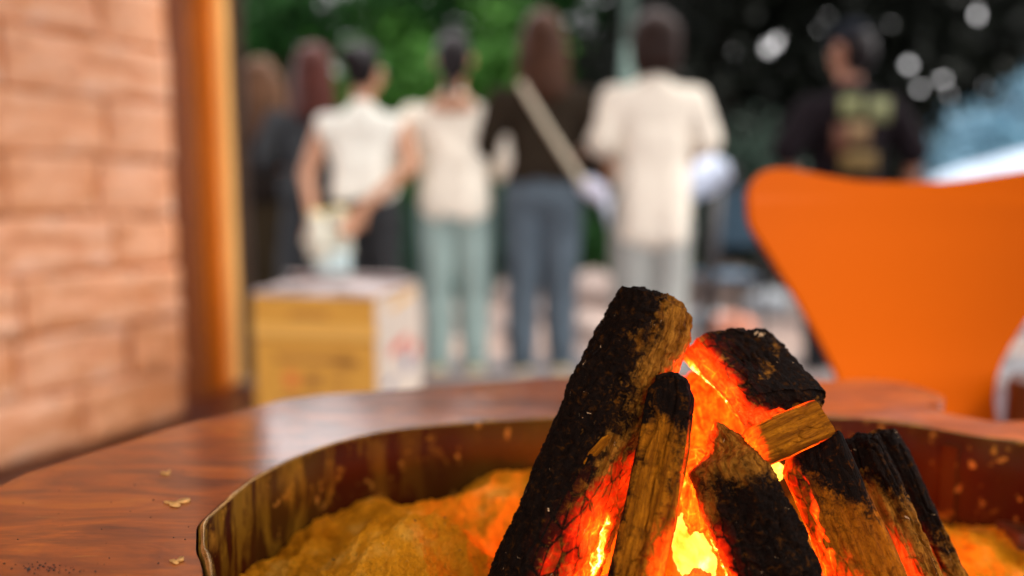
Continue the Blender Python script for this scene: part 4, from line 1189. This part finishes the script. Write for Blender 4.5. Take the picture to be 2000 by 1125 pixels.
# gloves
gl = empty('work_gloves', wpt(645, 460, 3.12)); tag(gl, 'pair of white work gloves with yellow cuffs held in the left hand', 'gloves')
O = Vector(gl.location)
M['glove'] = fabric('glove_white', (0.74, 0.73, 0.62), 0.15, 20); M['glove_y'] = fabric('glove_yellow', (0.70, 0.55, 0.22))
for dx, dz in ((-0.035, 0.0), (0.035, 0.012)):
    c = Vector((dx, dx, dz))
    pr = [(c + Vector((-.01, 0, .07)), .034, c + Vector((0, 0, -.02)), .042, .7)]
    for q_ in range(4): pr.append((c + Vector(((q_ - 1.5) * .021, 0, -.03)), .013, c + Vector(((q_ - 1.5) * .026, 0.004 * q_, -.105 + .01 * abs(q_ - 1.5))), .012))
    pr.append((c + Vector((-.035, 0, .02)), .014, c + Vector((-.062, 0, -.03)), .012))
    gg = blob('glove', pr, M['glove'], gl, 0.007, 2)
    blob('cuff', [(c + Vector((-.025, 0, .085)), .022, c + Vector((.012, 0, .088)), .022, .7)], M['glove_y'], gg, 0.008, 1)
sheet('towel', [(612, 490), (682, 490), (688, 560), (622, 560)], 3.1, fabric('pale_blue_towel', (0.48, 0.60, 0.62)), 'pale blue towel hanging below the white gloves', 'towel', 0.01, 0.01)

# ---------------------------------------------------------------- things on the ground behind the people
ch = empty('camp_chair', (wpt(1435, 600, 4.2).x, 4.2, GZ)); tag(ch, 'blue grey folding camp chair with a dark frame behind the orange chair', 'camp chair')
O = Vector(ch.location)
M['blue_f'] = fabric('blue_grey_canvas', (0.07, 0.12, 0.17)); M['dkframe'] = plain('dark_frame', (0.018, 0.012, 0.014), 0.5)
def cbox(name, p, s, mat, par, rot=None, b=0.004):
    bm = bmesh.new(); box_bm(bm, p, s, rot, b); return bm_obj(name, bm, mat, par)
zc = wpt(1435, 425, 4.2).z
cbox('backrest', Vector((0, .0, zc - GZ)), (0.27, .02, .33), M['blue_f'], ch, Matrix.Rotation(0.15, 3, 'X'), .01)
cbox('seat', Vector((0, .2, 0.42)), (0.30, .40, .02), M['blue_f'], ch, None, .01)
for sx in (-.15, .15):
    for sy in (0.0, .4):
        bm = bmesh.new(); tube(bm, (sx, sy, 0.42 if sy else zc - GZ + .17), (sx * 1.1, sy * 1.0, 0), .012, .012); bm_obj('leg', bm, M['dkframe'], ch)
# dark banner post
bp_ = empty('dark_post', (wpt(1382, 600, 3.75).x, 3.75, GZ)); tag(bp_, 'slim black easel post standing just right of the beige tee', 'easel')
bm = bmesh.new(); tube(bm, (0.03, 0, 0.98), (-0.01, 0.0, 0.0), .035, .030); bm_obj('post', bm, M['dkframe'], bp_, True)
bm = bmesh.new(); tube(bm, (0.03, 0, 0.98), (0.10, 0.45, 0.0), .016, .016); bm_obj('prop', bm, M['dkframe'], bp_, True)
bm = bmesh.new(); box_bm(bm, Vector((0.06, 0.01, 0.98)), (0.16, 0.05, 0.13)); bm_obj('head_block', bm, M['dkframe'], bp_)
# stones
M['stone'] = plain('pale_stone', (0.32, 0.25, 0.22), 0.85, 0.2, 8)
M['stone_p'] = plain('salmon_stone', (0.55, 0.22, 0.14), 0.85, 0.15, 8)
M['stone_g'] = plain('grey_stone', (0.26, 0.28, 0.30), 0.85, 0.2, 8)
stones = [(978, 500, 8.5, .20, 'grey stone farthest back left of the dark top'), (1000, 560, 6.5, .14, 'pale pinkish stone between the cream top and the grey blue jeans'), (1010, 640, 4.6, .10, 'small pale stone low between two pairs of jeans'), (1072, 520, 7.5, .12, 'round pale stone seen between the legs of the grey blue jeans'),
          (1072, 600, 5.4, .10, 'pale stone low between the legs of the grey blue jeans'), (1165, 560, 6.3, .22, 'broad pale pink stone right of the grey blue jeans'), (1155, 640, 4.7, .12, 'smaller pink stone low right of the grey blue jeans'), (1415, 545, 6.8, .25, 'tan boulder under the blue camp chair'),
          (1510, 590, 5.6, .16, 'light grey stone right of the salmon pink one'), (1385, 625, 4.9, .12, 'light grey stone left of the salmon pink one'), (1440, 610, 4.7, .11, 'salmon pink stone on the ground between the beige tee and the orange chair'), (1955, 700, 4.1, .12, 'pale stone at the right past the orange chair'), (890, 600, 5.4, .09, 'small stone between the pale jeans legs'), (1990, 640, 4.9, .10, 'pink stone at the far right past the orange chair')]
for i, (px, py, Y_, r, lab) in enumerate(stones):
    bm = bmesh.new(); bmesh.ops.create_icosphere(bm, subdivisions=3, radius=1)
    V = np.array([list(v_.co) for v_ in bm.verts]); dd = 1 + .22 * fbm(V * 1.3 + i * 7, 3, i)
    for v_, d_ in zip(bm.verts, dd): v_.co = Vector((v_.co.x * r * d_ * 1.15, v_.co.y * r * d_, v_.co.z * r * d_ * .8))
    o = bm_obj('stone', bm, M['stone_g'] if 'grey stone' in lab[:16] else (M['stone_p'] if 'salmon' in lab[:8] else M['stone']), None, True)
    p = wpt(px, 400, Y_); o.location = (p.x, Y_, GZ + r * .5); tag(o, 'a ' + lab if len(lab.split()) < 5 else lab, 'stone', 'stones on the ground behind the people')

# ---------------------------------------------------------------- trees
def leaf_mat(name, c1, c2):
    t = NT(name)
    oi = t.noise(t.coord('Object'), 2.2, 3)
    g_ = t.noise(t.coord('Object'), 40, 2)
    col = t.mix(t.math('MULTIPLY', g_, 0.9), t.ramp(oi, [(0.35, c1), (0.65, c2)]), tuple(x * 0.5 for x in c1))
    t.set(col, 0.6, Specular_IOR_Level=0.2)
    return t.m
M['leaf_g'] = leaf_mat('leaf_mid_green', (0.010, 0.055, 0.010), (0.028, 0.125, 0.018))
M['leaf_b'] = leaf_mat('leaf_bright_green', (0.03, 0.12, 0.012), (0.07, 0.22, 0.02))
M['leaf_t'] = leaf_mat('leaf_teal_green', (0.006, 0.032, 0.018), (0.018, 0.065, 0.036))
M['leaf_d'] = leaf_mat('leaf_deep_shade', (0.003, 0.005, 0.003), (0.008, 0.011, 0.005))  # deep shade inside the trees put into a near-black leaf colour
M['leaf_s'] = leaf_mat('leaf_grey_green', (0.018, 0.042, 0.028), (0.035, 0.065, 0.045))
M['flower'] = leaf_mat('pale_blue_flower', (0.16, 0.36, 0.46), (0.40, 0.62, 0.80))
M['bark'] = plain('tree_bark', (0.05, 0.035, 0.025), 0.9, 0.3, 20, 0.5, 0.01)
M['bark_pale'] = plain('pale_trunk', (0.10, 0.15, 0.13), 0.8, 0.2, 12)
HOLES = [(1460, 122), (1515, 82), (1840, 155), (1796, 174), (1955, 150), (1922, 168), (1776, 124), (1908, 30), (1983, 62), (1850, 185), (1500, 95), (1990, 100), (1745, 188), (1962, 96)] + [(random.Random(40 + i).uniform(1390, 1990), random.Random(90 + i).uniform(20, 215)) for i in range(26)]
hole_dirs = []
for (px, py) in HOLES:
    d = ray(px, py); hole_dirs.append((d.x / d.y, d.z / d.y))
def tree(name, label, cat, cx, cy, lobes, n, leaf, mat, seed, trunk_r=0.09, group=None, holes=False, trunk_mat=None, top=None):
    """lobes: (dx, dy, z, rx, ry, rz) ellipsoids of leaf clumps"""
    rg = np.random.default_rng(seed)
    root = empty(name, (cx, cy, GZ)); tag(root, label, cat, group)
    vol = np.array([l[3] * l[4] * l[5] for l in lobes]); pr = vol ** 0.8 / (vol ** 0.8).sum()
    nc = max(30, n // 45)
    which = rg.choice(len(lobes), nc, p=pr)
    u = rg.normal(size=(nc, 3)); u /= np.linalg.norm(u, axis=1, keepdims=True)
    rad = rg.uniform(0.45, 1.05, (nc, 1)) ** 0.6
    L = np.array(lobes)[which]
    cc = L[:, :3] + u * rad * L[:, 3:6]
    ci = rg.integers(0, nc, n)
    cs = rg.uniform(0.08, 0.26, nc)[ci][:, None] * (L[ci][:, 3:6].mean(1, keepdims=True) ** 0.5)
    c = cc[ci] + rg.normal(size=(n, 3)) * cs
    c[:, 2] = np.maximum(c[:, 2], 0.03)
    if holes:
        wx = (c[:, 0] + cx) / (c[:, 1] + cy); wz = (c[:, 2] + GZ - CAM_Z) / (c[:, 1] + cy)
        keep = np.ones(n, bool)
        for hi, (hx, hz) in enumerate(hole_dirs):
            rr = (0.0035, 0.0028, 0.0048, 0.0040)[hi % 4] if hi < 14 else (0.0014, 0.0004, 0.0020)[hi % 3]
            keep &= ((wx - hx) ** 2 + (wz - hz) ** 2) > (rr + leaf * 0.55 / cy) ** 2
        c = c[keep]; n = len(c)
    a = rg.normal(size=(n, 3)); a /= np.linalg.norm(a, axis=1, keepdims=True)
    b = np.cross(a, rg.normal(size=(n, 3))); b /= np.linalg.norm(b, axis=1, keepdims=True)
    s = leaf * rg.uniform(0.6, 1.3, (n, 1))
    V = np.stack([c - a * s, c - b * s * .5, c + a * s, c + b * s * .5], 1).reshape(-1, 3)
    me = bpy.data.meshes.new('crown')
    me.vertices.add(4 * n); me.vertices.foreach_set('co', V.ravel())
    me.loops.add(4 * n); me.loops.foreach_set('vertex_index', np.arange(4 * n, dtype=np.int32))
    me.polygons.add(n); me.polygons.foreach_set('loop_start', np.arange(0, 4 * n, 4, dtype=np.int32))
    me.update(); me.validate()
    cr = link('crown', me, mat, root)
    # trunk and limbs
    bm = bmesh.new()
    zt = top if top else max(l[2] for l in lobes)
    tube(bm, (0, 0, 0), (0.05, 0, zt * .5), trunk_r, trunk_r * .7, 12); tube(bm, (0.05, 0, zt * .5), (0, 0, zt), trunk_r * .7, trunk_r * .25, 12)
    for l in lobes[:7]:
        tube(bm, (0.03, 0, max(0.2, min(l[2] * .6, zt * .7))), (l[0], l[1], l[2]), trunk_r * .4, trunk_r * .12, 8)
    bm_obj('trunk', bm, trunk_mat or M['bark'], root, True)
    return root
def lobe_set(seed, w, d, z0, z1, k, r):
    rg = random.Random(seed)
    return [(rg.uniform(-w, w), rg.uniform(-d, d), rg.uniform(z0, z1), r * rg.uniform(.7, 1.2), r * rg.uniform(.7, 1.1), r * rg.uniform(.6, 1.0)) for _ in range(k)]
gT = 'trees standing behind the people'
def X_(px, Y): return at_y(px, 400, Y).x
tree('broadleaf_tree', 'bright green broadleaf tree at the left behind the reddish haired person', 'tree', X_(560, 9), 9, lobe_set(1, 1.4, .6, .5, 2.4, 14, .7) + lobe_set(21, 1.5, .5, 2.6, 3.25, 16, .5), 28000, .075, M['leaf_g'], 1, group=gT)
tree('broadleaf_tree', 'yellow green broadleaf tree in the middle between the two white tops', 'tree', X_(830, 8.5), 8.5, lobe_set(2, 1.1, .6, 1.0, 2.55, 18, .6), 15000, .07, M['leaf_b'], 2, group=gT)
tree('broadleaf_tree', 'deep green broadleaf tree behind the ponytailed person', 'tree', X_(930, 10), 10, lobe_set(3, 1.7, .8, .5, 4.4, 13, .95), 15000, .08, M['leaf_g'], 3, group=gT)
tree('broadleaf_tree', 'teal green tree behind the brown haired person', 'tree', X_(1120, 11), 11, lobe_set(4, 1.5, .8, .5, 5.0, 13, 1.0), 15000, .085, M['leaf_t'], 4, group=gT)
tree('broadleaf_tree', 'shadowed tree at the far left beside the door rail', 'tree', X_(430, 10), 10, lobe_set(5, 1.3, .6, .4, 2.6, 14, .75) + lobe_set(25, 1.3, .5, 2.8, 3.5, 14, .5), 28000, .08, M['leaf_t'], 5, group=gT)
tree('birch_tree', 'slender tree with a pale trunk left of the dark bobbed person', 'tree', X_(1213, 6.5), 6.5, [(0, 0, 3.6, .5, .5, .6), (.2, 0, 4.2, .5, .5, .5), (-.2, .1, 4.6, .4, .4, .4)], 2500, .06, M['leaf_t'], 6, 0.085, gT, trunk_mat=M['bark_pale'], top=4.4)
gD = 'dark conifers on the right'
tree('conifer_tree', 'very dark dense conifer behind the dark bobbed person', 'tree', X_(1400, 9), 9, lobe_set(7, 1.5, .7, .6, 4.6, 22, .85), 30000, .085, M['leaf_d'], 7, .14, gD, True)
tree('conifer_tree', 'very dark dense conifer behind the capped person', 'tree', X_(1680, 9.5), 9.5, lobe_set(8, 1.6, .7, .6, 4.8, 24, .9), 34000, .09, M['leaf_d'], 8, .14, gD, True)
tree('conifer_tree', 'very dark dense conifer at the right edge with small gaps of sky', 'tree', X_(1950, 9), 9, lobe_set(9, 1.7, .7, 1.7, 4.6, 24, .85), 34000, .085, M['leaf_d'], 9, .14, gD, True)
tree('shrub', 'dark green clipped shrub low behind the leftmost people', 'shrub', X_(620, 7), 7, lobe_set(10, 1.5, .3, .2, .8, 12, .42), 9000, .05, M['leaf_t'], 10, .03, 'low shrubs')
tree('shrub', 'dark low shrub behind the two pairs of jeans', 'shrub', X_(1080, 7.5), 7.5, lobe_set(11, 1.5, .3, .3, .7, 12, .42), 9000, .05, M['leaf_g'], 11, .03, 'low shrubs')
tree('shrub', 'grey green shrub between the beige tee and the capped person', 'shrub', X_(1480, 6.2), 6.2, lobe_set(12, .5, .25, .7, 1.25, 8, .33), 6000, .045, M['leaf_s'], 12, .03, 'low shrubs')
tree('shrub', 'dark low shrub beneath the grey green one at the right', 'shrub', X_(1620, 7), 7, lobe_set(13, 1.4, .3, .3, .9, 12, .42), 9000, .05, M['leaf_d'], 13, .03, 'low shrubs')
tree('hydrangea_bush', 'pale blue flowering bush at the right above the orange chair', 'bush', X_(1935, 5.2), 5.2, [(-.13, 0, 1.36, .11, .12, .10), (.02, 0, 1.25, .20, .15, .14), (.27, 0, 1.50, .14, .15, .20), (-.28, 0, 1.12, .16, .15, .14), (.30, 0, 1.22, .22, .15, .2), (0, 0, 1.0, .35, .2, .2), (0, 0, .6, .3, .2, .3)], 12000, .028, M['flower'], 14, .02)
# white cloth-covered table in front of the bush
wt = empty('covered_table', (X_(1960, 4.7), 4.7, GZ)); tag(wt, 'table under a sloping white cloth behind the orange chair at the right', 'table')
V = []; F = []; nn = 20
O = Vector(wt.location)
for i in range(nn + 1):
    f = i / nn; px = 1815 + 330 * f; top_ = float(np.interp(px, [1815, 1860, 1930, 2000, 2145], [354, 336, 318, 298, 270]))
    p = wpt(px, top_, 4.55) - O; p2 = wpt(px, top_ - 6, 4.9) - O
    wv = .012 * math.sin(f * 24)
    V += [(p.x, p.y + wv - .02, .05 + .02 * math.sin(f * 9)), (p.x, p.y + wv, p.z * .5), (p.x, p.y, p.z), (p2.x, p2.y, p2.z), (p2.x, p2.y + .02 + wv, .05)]
for i in range(nn):
    for j in range(4): F.append((5 * i + j, 5 * i + 5 + j, 5 * i + 6 + j, 5 * i + 1 + j))
o = link('cloth', mesh_np('cloth', V, F), fabric('white_cloth', (0.50, 0.60, 0.72), 0.05), wt)
m_ = o.modifiers.new('s', 'SOLIDIFY'); m_.thickness = 0.008
for sx in (-.35, .35):
    for sy in (-.08, .12):
        bm = bmesh.new(); tube(bm, (sx, sy, 0), (sx, sy, .78 if sx < 0 else .95), .02, .02); bm_obj('leg', bm, M['metal'], wt)
# far wooded slope
bm = bmesh.new(); bmesh.ops.create_grid(bm, x_segments=80, y_segments=24, size=1)
V = np.array([list(v_.co) for v_ in bm.verts])
hz_ = 3.2 + 1.3 * fbm(V * np.array([6, 2, 1]), 4, 77)
for v_, h_ in zip(bm.verts, hz_):
    yy = (v_.co.y + 1) / 2; xx = v_.co.x * 60
    z = float(h_) * sstep(0, .6, np.array(yy)) * (0.55 + 0.75 * float(sstep(-10, 14, np.array(xx))))
    v_.co = Vector((xx, 14 + yy * 30, GZ - .02 + z))
tag(bm_obj('hill', bm, M['leaf_t'], None, True), kind='structure')
